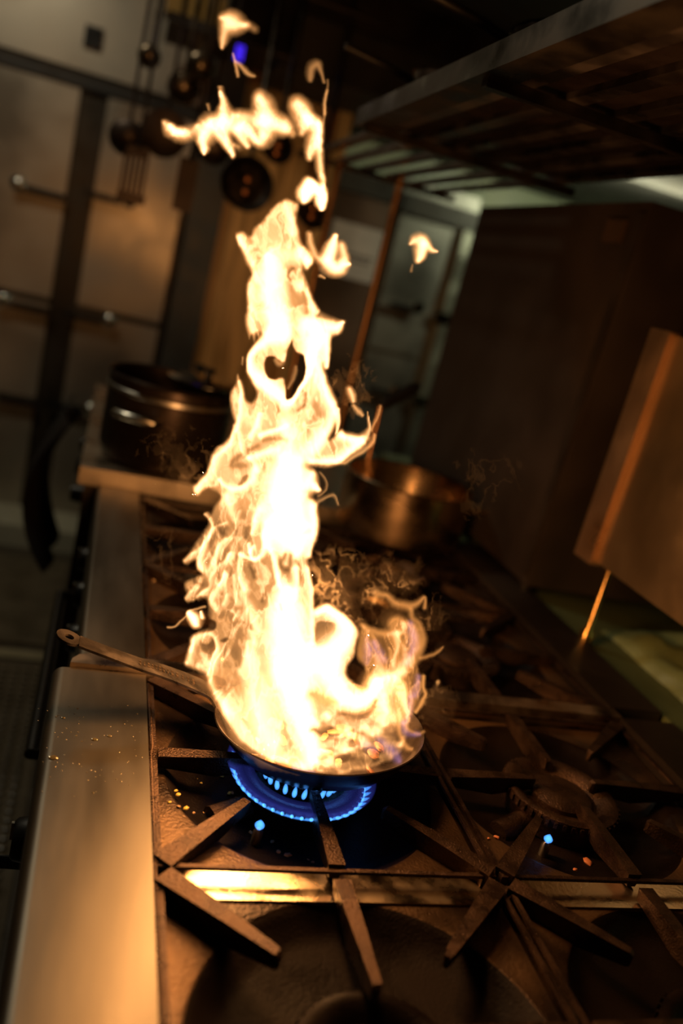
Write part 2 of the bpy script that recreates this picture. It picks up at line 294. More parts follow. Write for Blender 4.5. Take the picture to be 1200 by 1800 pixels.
def right_fire():
    F_ = Field(600, 1020, 800, 1370)
    W = lambda amp, *p: F_.stroke([(x, y, w*1.4) for x, y, w in p], amp*.74)
    F_.fill([(636,1098),(660,1112),(690,1108),(702,1088),(722,1090),(738,1100),(746,1120),(744,1140),(732,1162),(742,1190),(744,1216),(736,1240),(722,1262),(690,1270),(655,1230),(630,1215),(640,1180),(626,1150)], .52, 10); F_.fill([(676,1100),(684,1084),(700,1080),(716,1088),(718,1104),(700,1114),(684,1112)], .4, 12)
    F_.wisps(.35, 1.9, 11, 34, 40); F_.gain = .72
    W(1.1,(658,1056,2.5),(664,1044,5),(680,1046,4),(695,1060,5),(718,1064,5),(735,1060,3.5),(746,1052,2),(745,1070,2)); W(.9,(720,1070,3),(722,1085,3.5),(736,1096,3),(745,1115,3.5),(744,1135,4),(736,1155,5),(725,1168,5))
    W(.55,(695,1096,13),(702,1108,12)); W(1.3,(637,1098,3),(655,1108,4),(672,1114,4),(690,1114,5),(706,1114,4)); W(1.5,(698,1118,5),(696,1140,4),(690,1168,4)); W(1,(664,1155,5),(668,1178,5)); W(.8,(682,1140,2),(688,1165,3))
    W(.8,(740,1158,2.5),(756,1154,2.5),(768,1146,2.2),(777,1137,1)); W(1.6,(745,1190,2.5),(746,1210,2.5),(750,1218,2.5),(742,1236,2.5),(732,1250,2)); W(.9,(722,1216,2),(726,1232,2.2),(720,1250,2),(714,1262,2))
    W(1.4,(715,1160,7),(705,1172,8),(694,1184,9),(670,1190,10)); W(2.2,(660,1200,12),(690,1190,9),(710,1180,5)); W(1.1,(702,1215,3),(701,1240,3),(700,1262,3),(702,1285,3),(708,1302,3),(716,1316,3.5),(728,1318,2)); W(.7,(706,1265,2),(716,1284,2.4),(732,1290,2.4),(745,1284,2))
    W(1.6,(720,1262,2),(718,1268,2.4)); W(.8,(712,1150,3),(710,1130,4)); W(.6,(730,1110,4),(732,1140,5),(722,1160,5)); W(.6,(650,1150,3),(645,1130,3),(648,1108,2))
    return F_
def top_fire():
    F_ = Field(276, 150, 600, 390)
    W = lambda amp, *p: F_.stroke([(x, y, w*1.15) for x, y, w in p], amp*.95)
    W(1.5,(290,217,4),(300,230,8),(318,237,9),(335,232,9),(346,222,5)); W(3.5,(300,222,4),(310,230,6),(322,233,5)); W(3.6,(365,222,14),(360,232,13),(356,248,8),(357,262,5),(357,270,2))
    W(3,(388,160,1.5),(394,180,5),(392,200,9),(388,220,11),(392,240,8),(402,258,6),(410,272,3)); W(.8,(388,152,3),(391,168,4)); W(2.2,(372,214,10),(390,214,10),(410,215,14)); W(1.6,(412,202,7),(430,206,9),(448,212,12)); W(2.6,(455,175,10),(460,190,14),(460,210,14))
    W(3.2,(425,222,9),(440,235,8),(455,250,8),(462,240,11)); W(2.4,(415,225,8),(425,242,7),(434,256,4)); W(3,(470,215,14),(490,220,13),(500,225,9)); W(1,(505,222,10),(515,235,5)); W(2.6,(522,183,10),(532,195,13),(540,212,13)); W(2.6,(548,210,9),(556,215,8),(556,240,10),(550,262,9),(545,275,5))
    W(1.2,(540,210,10),(530,235,5)); W(2.4,(560,215,4),(562,250,5),(564,280,5),(567,310,4),(567,330,2)); W(7,(545,325,8),(538,340,9),(535,350,5)); W(7,(550,330,9),(562,335,8),(565,355,6),(564,367,2.5)); W(.8,(570,200,2),(572,180,2),(575,160,1.5))
    W(.7,(413,256,4),(420,260,4)); W(.6,(365,185,2),(367,192,2))
    F_.wisps(.72, 1.25, 12, 18, 52)
    return F_
def bits():
    out = []
    def mk(name, label, box, *ws):
        F_ = Field(*box, st=1.5)
        for a, *p in ws: F_.stroke(p, a)
        out.append((name, label, F_))
    mk('flame_lick', 'topmost pale flame lick, star shaped, above the burning column', (370,10,470,140), (2.0,(390,34,5),(402,36,13),(414,45,12),(430,44,6)), (1.3,(396,48,11),(391,66,7),(388,82,3)), (.35,(432,44,7),(448,50,6)))
    mk('flame_lick', 'forked thin flame lick just below the star shaped one', (396,85,460,145), (.8,(410,92,1.5),(413,115,2.5),(416,134,2)), (.7,(413,106,2),(424,118,4),(438,130,4),(447,134,2)))
    mk('flame_lick', 'faint orange hook of flame near the hood, right of the forked lick', (530,100,590,240), (.45,(545,140,4),(548,120,7),(560,112,6),(566,128,3),(569,145,2)), (.4,(576,140,1.5),(573,175,1.6),(569,205,2.2),(567,222,1.5)))
    mk('flame_lick', 'small mushroom shaped flame lick floating in front of the far cabinet', (700,395,785,495), (1.8,(722,428,3),(735,420,8),(746,425,8),(756,436,5),(768,439,2)), (2.6,(742,430,8),(738,446,8),(734,457,5)), (.35,(724,466,1.5),(723,476,2)))
    mk('flame_lick', 'triangular flame lick right of the column, before the paper notice', (530,385,640,500), (3.4,(590,416,4),(582,440,9),(578,460,12),(592,472,12),(602,466,9),(612,465,3)), (1.6,(600,435,8),(605,455,8)), (1.1,(545,412,5),(548,435,6),(556,452,7),(572,456,8)), (.9,(563,486,3),(569,490,2)))
    mk('flame_lick', 'small rounded orange flame drop beside the column, level with the ring', (600,665,650,745), (1.5,(615,682,5),(619,692,6),(621,703,4)), (.9,(622,712,3),(630,722,4),(636,730,2.5)))
    mk('flame_lick', 'little bright flame tuft at the lower left edge of the column', (318,1060,366,1112), (4.5,(333,1078,5),(340,1088,9),(344,1098,6)), (3,(354,1076,2),(356,1086,3)), (.7,(332,1074,2),(345,1070,2),(360,1068,2)))
    mk('flame_lick', 'thin curved flame streak trailing left from the fire above the pan handle', (290,1075,335,1112), (.7,(296,1103,2.2),(306,1101,2),(316,1092,2),(328,1083,1.6)))
    return out
# ================================================================ the room
FLOORM = mat('dark_floor_tile', (.06, .045, .03), .4, 0, bump=.2, bscale=30)
WALLM = mat('dim_wall_steel', (.46, .40, .32), .40, .75, vary=.2, vscale=2.5, bump=.05, bscale=20)
TILEM = mat('pale_wall_tile', (.42, .46, .30), .4, 0, vary=.2, vscale=3)
DARKTOP = mat('dark_overhead', (.05, .042, .035), .7, 0, bump=.2)
PLINTH = mat('pale_plinth', (.42, .38, .28), .5, 0, vary=.15)
def struct(name, bm, m, **k): return tag(build(name, bm, m, **k), kind='structure')
struct('floor', box(NB(), -3.2, 3.4, -2.2, 3.7, -.06, 0), FLOORM)
struct('ceiling', box(NB(), -3.2, 3.4, -2.2, 3.7, 2.9, 3.0), DARKTOP)
struct('wall_back', box(NB(), -3.2, 3.4, 3.56, 3.7, 0, 2.9), TILEM)
struct('wall_left', box(NB(), -3.2, -3.1, -2.2, 3.56, 0, 2.9), mat('left_wall_paint', (.12, .10, .07), .6))
struct('wall_right', box(NB(), 3.3, 3.4, -2.2, 3.56, 0, 2.9), TILEM)
struct('wall_front', box(NB(), -3.1, 3.3, -2.2, -2.1, 0, 2.9), mat('front_wall_paint', (.12, .10, .07), .6))
WY = 3.1
def latch(root, x, z, s=1):
    o = build('latch', box(NB(), x-.07*s if s > 0 else x-.09, x+.09 if s > 0 else x+.07, WY-.05, WY-.02, z-.014, z+.014), BLACK, root, bevel=.004)
    bm = NB(); lathe(bm, [(0, -.012), (.026, -.01), (.03, .004), (.02, .014), (0, .016)], (x+.1*s*-1, WY-.052, z+.012), 16, Matrix.Rotation(math.pi/2, 4, 'X'))
    build('latch_boss', bm, CHROME, o, smooth=True)
CHROME = mat('chrome', (.62, .58, .5), .16, 1)
# left cold cabinet: two columns of steel doors
cab = thing('cold_cabinet', (-.9, 3.3, .08), 'tall brushed steel cold cabinet with black latches on the far left', 'cabinet')
build('body', box(NB(), -1.9, -.10, WY+.02, 3.55, .09, 2.06), mat('cabinet_frame', (.06, .045, .03), .45, .6), cab)
for x0, x1 in ((-1.25, -.605), (-.49, -.12)):
    for z0, z1 in ((.10, .60), (.625, 1.055), (1.085, 1.96)):
        build('door', box(NB(), x0, x1, WY, WY+.02, z0, z1), WALLM, cab, bevel=.006)
for x, z, s in ((-.69, 1.515, 1), (-.44, 1.56, -1), (-.69, 1.03, 1), (-.44, 1.04, -1), (-.69, .61, 1), (-.46, .62, -1)): latch(cab, x, z, s)
build('top_trim', box(NB(), -1.9, -.10, WY-.015, WY+.02, 1.965, 2.005), mat('trim_dark', (.03, .024, .018), .5), cab)
build('plate', box(NB(), -.62, -.55, WY-.02, WY, 2.12, 2.2), BLACK, cab)
build('upper_panel', box(NB(), -1.9, -.10, WY, WY+.02, 2.03, 2.5), WALLM, cab)
struct('trim_1', box(NB(), -1.9, -.30, 2.82, 3.1, 0, .10), PLINTH, bevel=.01)
struct('trim_2', box(NB(), -3.0, -.34, 1.80, 1.86, 0, .006), mat('pale_floor_strip', (.28, .23, .13), .6))
# grey pillar and the wooden door lit by the fire
struct('trim_3', box(NB(), -.09, .05, 2.96, 3.5, 0, 2.6), mat('grey_pillar', (.075, .07, .06), .45, .3))
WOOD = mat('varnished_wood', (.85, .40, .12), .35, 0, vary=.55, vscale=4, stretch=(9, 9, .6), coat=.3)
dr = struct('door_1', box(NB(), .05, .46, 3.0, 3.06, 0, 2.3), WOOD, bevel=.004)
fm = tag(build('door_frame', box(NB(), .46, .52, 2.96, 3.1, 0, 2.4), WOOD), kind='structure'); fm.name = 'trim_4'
# right part: panel with notice, upright fridge
PANELB = mat('brown_steel_panel', (.20, .13, .09), .4, .6, vary=.2, vscale=3)
cb2 = thing('tall_cupboard', (.7, 3.3, 0), 'brown tall cupboard door carrying the white paper notice', 'cupboard')
build('door', box(NB(), .53, .855, WY, WY+.03, .1, 1.86), PANELB, cb2, bevel=.004)
build('body', box(NB(), .53, .855, WY+.03, 3.5, .05, 1.95), PANELB, cb2); HEAD = mat('dark_header', (.06, .055, .045), .5, .4); build('header', box(NB(), .53, .86, WY-.02, WY+.03, 1.865, 1.95), HEAD, cb2)
n = build('paper_notice', box(NB(), -.13, .13, -.002, .002, -.122, .122), mat('white_paper', (.62, .55, .50), .7), local=True)
n.location = (.70, WY-.006, 1.61); tag(n, 'white paper notice taped to the brown cupboard door behind the flames', 'notice')
bm = NB()
for r_, (xa, xb) in enumerate(((-.03, .10), (-.06, .08))):
    x = xa
    while x < xb: wd = .006+.008*random.random(); box(bm, x, x+wd, -.0035, -.0021, -.02-r_*.024, -.006-r_*.024); x += wd+.004
build('print', bm, mat('grey_ink', (.16, .14, .13), .8), n, local=True)
fr = thing('upright_fridge', (1.05, 3.3, 0), 'grey steel upright fridge at the far end, left of the dark oven', 'fridge')
GREYF = mat('grey_fridge_steel', (.30, .29, .25), .38, .8, vary=.2, vscale=3)
build('body', box(NB(), .875, 1.27, WY+.03, 3.5, .05, 2.0), GREYF, fr)
build('door', box(NB(), .885, 1.16, WY, WY+.03, 1.20, 1.83), GREYF, fr, bevel=.006); build('door', box(NB(), .885, 1.16, WY, WY+.03, .2, 1.18), GREYF, fr, bevel=.006)
build('header', box(NB(), .875, 1.27, WY-.02, WY+.04, 1.845, 1.93), HEAD, fr)
build('side_post', box(NB(), 1.205, 1.26, WY-.03, WY+.03, .2, 1.84), mat('pale_post', (.40, .40, .32), .35, .8), fr, bevel=.004)
for z in (1.42, 1.0):
    o = build('handle', box(NB(), .93, 1.08, WY-.05, WY-.025, z-.014, z+.012), BLACK, fr, bevel=.004)
    build('handle_end', lathe(NB(), [(0, -.012), (.028, -.01), (.03, .006), (0, .016)], (1.07, WY-.055, z+.016), 16, Matrix.Rotation(math.pi/2, 4, 'X')), CHROME, o, smooth=True)
    build('hinge', box(NB(), 1.165, 1.25, WY-.045, WY-.03, z-.03, z+.02), CHROME, fr, bevel=.006)
# high shelf with amber boxes
sh = build('wall_shelf', box(NB(), -.31, .22, 2.55, 2.95, 2.20, 2.235), DARKST); tag(sh, 'dark steel shelf high up on the left carrying amber boxes', 'shelf')
AMB = mat('amber_box', (.35, .2, .04), .5)
for i, (px, py, lb) in enumerate(((303, 47, 'leftmost amber box on the high shelf'), (330, 52, 'second amber box from the left on the high shelf'), (352, 55, 'third amber box from the left on the high shelf'), (372, 58, 'fourth amber box on the high shelf, beside the flame tip'))):
    p = at_y(px, py, 2.6)
    o = build('storage_box', box(NB(), p.x-.034, p.x+.034, 2.58, 2.72, 2.237, 2.335), AMB, bevel=.004); tag(o, lb, 'box', 'amber boxes on the high shelf')
struct('trim_shade_5', box(NB(), .10, 3.25, 2.45, 3.5, 2.16, 2.44), DARKTOP); struct('trim_shade_6', box(NB(), 1.3, 3.25, 2.4, 3.5, 2.44, 2.9), DARKTOP)  # dark blocks added to stand in for shade on the upper far wall
# ---- anti-slip mat on the aisle floor, holes as pattern
MATM = mat('black_rubber', (.10, .075, .045), .3, 0, bump=.2)
for i, (y0, y1) in enumerate(((.30, 1.76), (1.9, 2.7))):
    bm = NB(); box(bm, -1.6, -.34, y0, y1, .001, .010)
    lp = .034
    for a in range(int(.62/lp)):
        for b_ in range(int((min(y1, 1.75)-y0)/lp) if i == 0 else 0):
            cx = -.36-a*lp-.018; cy = y0+.018+b_*lp
            lathe(bm, [(0, .010), (.013, .010), (.0125, .016), (.008, .018), (0, .018)], (cx, cy, 0), 8)
    o = build('floor_mat', bm, MATM, bevel=0, smooth=True); tag(o, ('studded black rubber mat on the aisle floor beside the range' if i == 0 else 'flat black rubber mat at the far end of the aisle, before the cabinet'), 'mat')
# ---- extraction hood above the cooking line
hd = thing('extraction_hood', (.6, .6, 2.3), 'large dark extraction hood over the cooking range', 'hood')
bm = NB(); box(bm, -.30, 1.9, -1.2, 2.35, 2.45, 2.62); build('canopy', bm, DARKTOP, hd)
bm = NB(); box(bm, -.30, -.26, -1.2, 2.35, 2.32, 2.45); box(bm, -.26, 1.9, 2.31, 2.35, 2.32, 2.45); build('lip', bm, DARKST, hd)
build('control_panel', box(NB(), -.12, .12, 2.292, 2.33, 2.16, 2.335), BLACK, hd)
p = at_y(421, 93, 2.28)
o = build('indicator_lamp', box(NB(), p.x-.013, p.x+.013, 2.270, 2.2925, p.z-.022, p.z+.022), mat('blue_led', (.02, .01, .3), .4, emit=(.06, .02, 1), es=.9), bevel=.003); tag(o, 'small square blue indicator lamp glowing under the hood', 'lamp')
# ================================================================ hanging utensils (left, behind the fire)
HY = 2.0
rail = thing('hanging_rail', (0, HY, 2.30), 'steel rail under the hood that the utensils hang from', 'rail')
build('bar', tube(NB(), [(-.42, HY, 2.28), (.34, HY, 2.28)], .008), DARKST, rail, smooth=True)
for x in (-.28, .30): build('bracket', box(NB(), x-.008, x+.008, HY-.008, HY+.008, 2.28, 2.45), DARKST, rail)
UT = mat('utensil_steel', (.16, .12, .08), .28, .9, vary=.4, vscale=20)
UTD = mat('dark_utensil', (.045, .03, .022), .4, .7)
def utensil(kind, px, py, label, cat, m, size, z_top=2.272, off=0):
    p = at_y(px, py, HY-.03-off); root = thing(kind, (p.x, p.y, p.z), label, cat, 'utensils hanging from the rail')
    L_ = z_top-p.z
    h = NB(); tube(h, [(0, 0, size*.85), (0, .004, L_*.6), (0, .012, L_-.02), (0, .03+off, L_), (0, .038+off, L_-.018)], [.005, .0055, .006, .004, .003], 8); build('handle', h, m, root, True, True)
    b = NB()
    if cat == 'ladle':
        s = size; prof = [(0, -s*.55), (s*.5, -s*.48), (s*.85, -s*.2), (s, .0), (s*1.0, .004), (s*.95, .002), (s*.8, -s*.18), (s*.45, -s*.42), (0, -s*.5)]
        lathe(b, prof, (0, 0, 0), 28, Matrix.Rotation(math.radians(-62), 4, 'X'))
    elif cat == 'turner':
        w_ = size*.5; T = lambda z: w_*(.72+.28*min(1, max(0, (size-z)/(size*1.1))))
        o2 = [(-T(size)*.55, size)]+[(-T(z), z) for z in (size*.72, 0, -size*.7)]+[(T(z), z) for z in (-size*.7, 0, size*.72)]+[(T(size)*.55, size)]
        for k in range(5):          # blade as ribs: slots between
            x0 = -w_*.92+k*w_*1.84/5; box(b, x0, x0+w_*.26, -.001, .001, -size*.62, size*.72)
        box(b, -w_, w_, -.0012, .0012, -size*.95, -size*.6); box(b, -w_*.8, w_*.8, -.0012, .0012, size*.62, size*.98)
    elif cat == 'spatula':
        prism(b, [(-size*.38, -.0015), (size*.38, -.0015), (size*.38, .0015), (-size*.38, .0015)], -size, size)
    elif cat == 'skimmer':
        s = size; lathe(b, [(0, -.012), (s*.6, -.008), (s, 0), (s, .004), (s*.6, -.004), (0, -.008)], (0, 0, 0), 32, Matrix.Rotation(math.radians(-75), 4, 'X'))
    build('bowl' if cat in ('ladle', 'skimmer') else 'blade', b, m, root, cat in ('ladle', 'skimmer'), True)
    return root
utensil('ladle', 224, 243, 'leftmost hanging ladle, dark with a bright glint on its bowl', 'ladle', UTD, .058)
utensil('slotted_turner', 236, 308, 'slotted steel turner hanging lowest at the left, glinting along one edge', 'turner', UTD, .085, off=.07)
utensil('skimmer', 288, 235, 'round dark skimmer hanging just left of the flame tips', 'skimmer', UTD, .072, off=.03)
utensil('solid_turner', 326, 325, 'solid dark turner hanging right of the slotted one', 'spatula', UTD, .08)
utensil('ladle', 322, 155, 'short bright ladle hanging high above the dark skimmer', 'ladle', UT, .05)
utensil('ladle', 352, 118, 'highest short ladle, just left of the star shaped flame', 'ladle', UT, .045, off=.02)
utensil('ladle', 262, 100, 'slim short ladle hanging high above the leftmost ladle', 'ladle', UT, .035)
utensil('skimmer', 376, 262, 'small dark skimmer hanging behind the fork of flames', 'skimmer', UTD, .05)
def small_pan(px, py, r, label, Y=1.9, ztop=2.272):
    p = at_y(px, py, Y); root = thing('frying_pan', (p.x, p.y, p.z), label, 'pan', 'small dark pans hanging from the rail')
    M = Matrix.Rotation(math.pi/2-.15, 4, 'X')
    build('body', lathe(NB(), [(0, -.02), (r*.72, -.02), (r, .02), (r-.003, .021), (r*.70, -.016), (0, -.016)], (0, 0, 0), 40, M), PANIRON, root, True, True)
    h = build('handle', tube(NB(), [(0, .0, r*.9), (0, .02, r*1.3), (0, .04, ztop-p.z-.02), (0, .09, ztop-p.z+.005), (0, .10, ztop-p.z-.01)], [.006, .008, .009, .005, .003], 8), PANIRON, root, True, True)
    for dz in (.2, -.25): build('rivet', lathe(NB(), [(0, -.004), (.009, -.003), (.009, .003), (0, .006)], (0, -.022, r*dz), 12, Matrix.Rotation(math.pi/2, 4, 'X')), mat('copper_rivet', (.5, .2, .08), .4, .8), root, True, True)
small_pan(432, 325, .085, 'round dark frying pan hanging behind the gap in the flames')
small_pan(548, 372, .06, 'smaller dark pan hanging right of the flame tip', 1.95)
small_pan(486, 262, .05, 'smallest dark pan hanging behind the horizontal band of flames')
# ================================================================ the two gas ranges
def bowl_deck(x0, x1, y0, y1, cx, cy, R=.178, n=72, ztop=.909, deep=.022, hole=.05):
    bm = NB(); R = min(R, cx-x0-.004, x1-cx-.004, cy-y0-.004, y1-cy-.004); n = 96; rings = []
    def sq(a):
        c, s = math.cos(a), math.sin(a); t = min(((x1-cx) if c > 0 else (x0-cx))/c if abs(c) > 1e-9 else 9, ((y1-cy) if s > 0 else (y0-cy))/s if abs(s) > 1e-9 else 9)
        return (cx+c*t, cy+s*t)
    A0 = sorted({2*math.pi*k/n for k in range(n)} | {math.atan2(yy-cy, xx-cx) % (2*math.pi) for xx in (x0, x1) for yy in (y0, y1)}); N_ = len(A0)
    rings.append([bm.verts.new((*sq(a), ztop-.035)) for a in A0]); rings.append([bm.verts.new((*sq(a), ztop)) for a in A0])
    for r, z in ((R, ztop), (R-.003, ztop-.001), (R-.010, ztop-deep*.3), (R-.022, ztop-deep*.8), (R-.036, ztop-deep), (R*.5, ztop-deep-.004), (.01, ztop-deep-.006)):
        rings.append([bm.verts.new((cx+r*math.cos(a), cy+r*math.sin(a), z)) for a in A0])
    for q, (A, B) in enumerate(zip(rings, rings[1:])):
        for k in range(N_): f = bm.faces.new((A[k], A[(k+1) % N_], B[(k+1) % N_], B[k])); f.material_index = 1 if q > 2 else 0
    bm.faces.new(rings[-1]).material_index = 1
    return bm
def burner(loc, label, lit, IRON=IRON):
    root = thing('gas_burner', loc, label, 'burner', 'burners of the ranges')
    R = .078
    b = NB(); lathe(b, [(0, -.02), (R*.92, -.02), (R*.96, .0), (R, .004), (R, .016), (R*.93, .018), (R*.86, .0165), (.060, .013), (.052, .006), (0, .006)], n=72)
    for k in range(44):
        if 8 < (k*7) % 45: pass
        a = 2*math.pi*k/44
        obox(b, (R*math.cos(a), R*math.sin(a), .0105), (.0028*math.cos(a), .0028*math.sin(a), 0), (-.0021*math.sin(a), .0021*math.cos(a), 0), (0, 0, .0042))
    build('burner_ring', b, IRON, root, True, True)
    build('inner_cap', lathe(NB(), [(0, -.004), (.040, -.004), (.043, .004), (.043, .012), (.034, .0165), (0, .018)], n=40), IRON, root, True, True)
    build('venturi_tube', tube(NB(), [(-.02, -.01, -.012), (-.11, -.05, -.02)], .016), IRON, root, True, True)
    pl = build('pilot', lathe(NB(), [(0, -.02), (.006, -.02), (.006, .0), (.003, .004), (0, .004)], (-.062, -.086, -.004), 12), STEEL, root, True, True)
    if lit is not None:
        f = thing('pilot_flame', (loc[0]-.062, loc[1]-.086, loc[2]+.0), 'tiny blue pilot flame '+lit, 'flame')
        build('flame', lathe(NB(), [(0, 0), (.005, .002), (.006, .005), (.003, .009), (0, .012)], (0, 0, 0), 14), BLUEV, f, True, True)
    return root
BLUEV = volume('blue_gas_flame', (.07, .32, 1), 230)
BLUEF = volume('blue_flame_haze', (.10, .13, 1), 9)
def grate(x0, x1, y0, y1, cx, cy, label, first=None):
    """cast-iron grate: rectangular frame and eight tapering arms"""
    root = thing('pan_grate', ((x0+x1)/2, (y0+y1)/2, .909), label, 'grate', 'cast iron grates on the ranges')
    b = NB(); t = .005; zt = .927; zb = .923
    box(b, x0, x1, y0, y0+t, zb, zt)
    if y1 > -.2: box(b, x0, x1, y1-t, y1, zb, zt)
    box(b, x0, x0+t, y0+t, y1-t, zb, zt); box(b, x1-t, x1, y0+t, y1-t, zb, zt)
    for sx in (x0, x1-.016):
        for sy in (y0, y1-.016): box(b, sx, sx+.016, sy, sy+.016, .9085, zb)
    build('frame', b, IRON, root, bevel=.0025)
    ends = [((x0, y0), .118), ((x1, y0), .118), ((x1, y1), .118), ((x0, y1), .118), ((cx, y0), .048), ((x1, cy), .048), ((cx, y1), .048), ((x0, cy), .048)]
    for (ex, ey), rr in ends:
        p0 = Vector((ex, ey, 0)); c = Vector((cx, cy, 0)); d = (c-p0).normalized(); p0 = p0+d*.006; p1 = c-d*rr; s = Vector((-d.y, d.x, 0))
        corner = rr > .1; wa = .0115 if corner else .0095; wb = .0048
        b = NB(); P = []
        for k, (q, w_, z1, z0) in enumerate(((p0, wa, .931, .914), (p0+(p1-p0)*.55, (wa*.5+wb*.5), .9335, .905), (p1, wb, .934, .916), (p1+d*.004, wb*.6, .931, .918))):
            P.append([b.verts.new((q.x-s.x*w_*.6, q.y-s.y*w_*.6, z0)), b.verts.new((q.x+s.x*w_*.6, q.y+s.y*w_*.6, z0)), b.verts.new((q.x+s.x*w_, q.y+s.y*w_, z1)), b.verts.new((q.x-s.x*w_, q.y-s.y*w_, z1))])
        b.faces.new(P[0]); b.faces.new(P[-1][::-1])
        for A, B in zip(P, P[1:]):
            for k in range(4): b.faces.new((A[k], A[(k+1) % 4], B[(k+1) % 4], B[k]))
        build('arm', b, IRON, root, bevel=.0016)
    return root
def range_body(name, y0, y1, xl, label, ztop=.93, rx=-.21, rounded=.014):
    root = thing(name, (.1, (y0+y1)/2, 0), label, 'range')
    build('body', box(NB(), xl+.02, .66, y0+.004, y1-.004, .12, .872), DARKST, root)
    # front ledge: rounded outer edge
    pr = [(rx, .875), (rx, ztop)]
    for k in range(9):
        a = math.pi/2*k/8; pr.append((xl+rounded-rounded*math.sin(a), ztop-rounded+rounded*math.cos(a)))
    pr += [(xl, .84), (xl+.004, .84), (xl+.006, .875)]
    b = NB(); A = [b.verts.new((x, y0, z)) for x, z in pr]; B = [b.verts.new((x, y1, z)) for x, z in pr]; b.faces.new(A[::-1]); b.faces.new(B)
    for k in range(len(pr)): b.faces.new((A[k], A[(k+1) % len(pr)], B[(k+1) % len(pr)], B[k]))
    build('front_ledge', b, RAIL, root, smooth=True)
    for k in range(4):
        y = y0+(y1-y0)*(.15+.23*k)
        kb = build('control_knob', lathe(NB(), [(0, 0), (.026, 0), (.028, .008), (.024, .03), (.020, .034), (0, .034)], (xl+.02, y, .80), 24, Matrix.Rotation(-math.pi/2, 4, 'Y')), BLACK, root, smooth=True)
        build('pointer', box(NB(), xl-.017, xl-.014, y-.002, y+.002, .80, .823), PLINTH, kb)
    build('oven_door', box(NB(), xl+.005, xl+.02, y0+.05, y1-.05, .2, .74), STEEL, root)
    build('door_handle', tube(NB(), [(xl+.005, y0+.10, .70), (xl-.04, y0+.10, .70), (xl-.04, y1-.10, .70), (xl+.005, y1-.10, .70)], .010), BLACK, root, smooth=True)
    for lx in (xl+.06, .60):
        for ly in (y0+.06, y1-.06): build('leg', tube(NB(), [(lx, ly, 0), (lx, ly, .13)], .02), STEEL, root, smooth=True)
    return root
NR = range_body('gas_range', -.99, .118, -.33, 'near stainless gas range with cast iron top, under the burning pan')
FR = range_body('gas_range', .152, .945, -.302, 'second gas range, beyond the raised steel divider, darker and out of focus', rounded=.010)
NX = (( -.205, .165, -.02), (.172, .552, .35)); NY = ((-.243, .115, -.06), (-.612, -.252, -.435)); FY = ((.152, .525, .335), (.53, .905, .715))
for root, ys in ((NR, NY), (FR, FY)):
    for x0, x1, cx in NX:
        for y0, y1, cy in ys: build('burner_bowl', bowl_deck(x0, x1, y0, y1, cx, cy), DECK, root, smooth=True).data.materials.append(CARBON)
# polished strips under the seam between the grates
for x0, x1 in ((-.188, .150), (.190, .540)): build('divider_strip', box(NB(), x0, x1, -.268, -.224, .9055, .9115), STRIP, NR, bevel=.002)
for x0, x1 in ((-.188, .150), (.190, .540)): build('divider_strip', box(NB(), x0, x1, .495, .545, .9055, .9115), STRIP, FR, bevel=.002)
build('side_rod', tube(NB(), [(-.2075, -.62, .926), (-.2075, -.06, .926), (-.206, -.05, .929), (-.2065, .10, .926)], .0026, 8), IRON, NR, smooth=True)
build('back_ledge', box(NB(), .556, .66, -.99, .118, .872, .937), DARKST, NR, bevel=.003)
build('back_ledge', box(NB(), .556, .66, .152, .945, .872, .937), DARKST, FR, bevel=.003)
# raised divider with a rounded outer end
b = NB(); prism(b, [(.56, .120), (.56, .150), (-.285, .150), (-.300, .144), (-.308, .132), (-.310, .120)], .875, .937)
o = build('range_divider', b, mat('warm_steel', (.42, .33, .25), .34, 1, vary=.2, vscale=20), bevel=.003); tag(o, 'raised steel divider bar with a rounded end between the two ranges', 'divider')
GL = ['grate under the burning pan, beside the near steel ledge', 'grate over the unlit toothed burner, right of the burning pan', 'nearest grate at the bottom edge, beside the steel ledge', 'nearest grate at the lower right corner, mostly in the dark',
      'grate just beyond the divider, left and behind the flames', 'grate just beyond the divider, right of the flames', 'farthest grate on the left, behind the fire', 'farthest grate on the right, carrying the saucepan']
BL = ['lit burner under the frying pan with blue flames', 'unlit toothed burner right of the frying pan', 'unlit burner in the dark nearest bowl on the left', 'unlit burner in the dark at the lower right',
      'unlit burner beyond the divider, behind the flames', 'unlit burner beyond the divider on the right', 'farthest burner on the left', 'farthest burner, under the saucepan']
k = 0; PL = {0: 'at the left of the lit burner under the pan', 1: 'below the unlit toothed burner on the right'}
for ys in (NY, FY):
    for y0, y1, cy in ys:
        for x0, x1, cx in NX:
            grate(x0, x1, y0, y1, cx, cy, 'cast iron '+GL[k]); burner((cx-.004, cy-.008, .905 if k not in (2, 3) else .886), BL[k], PL.get(k), IRON if k not in (2, 3) else CARBON); k += 1  # front-row burners in carbon black: shade put into their colour
# ---- blue flames of the lit burner
bf = thing('gas_flame', (-.024, -.068, .905), 'ring of small blue gas flames under the frying pan', 'flame')
jet = lambda h, r: [(0, 0), (r*.7, h*.08), (r, h*.3), (r*.8, h*.6), (r*.35, h*.88), (0, h)]
for k in range(46):
    a = 2*math.pi*k/46+.03; M = Matrix.Rotation(a, 4, 'Z') @ Matrix.Translation((.080, 0, .010)) @ Matrix.Rotation(math.radians(48), 4, 'Y')
    build('flame_jet', lathe(NB(), jet(.013, .0024), (0, 0, 0), 8, M), BLUEV, bf, True, True)
for k in range(26):
    a = 2*math.pi*k/26; M = Matrix.Rotation(a, 4, 'Z') @ Matrix.Translation((.046, 0, .012)) @ Matrix.Rotation(math.radians(18), 4, 'Y')
    build('flame_jet', lathe(NB(), jet(.021, .0034), (0, 0, 0), 8, M), BLUEV, bf, True, True)
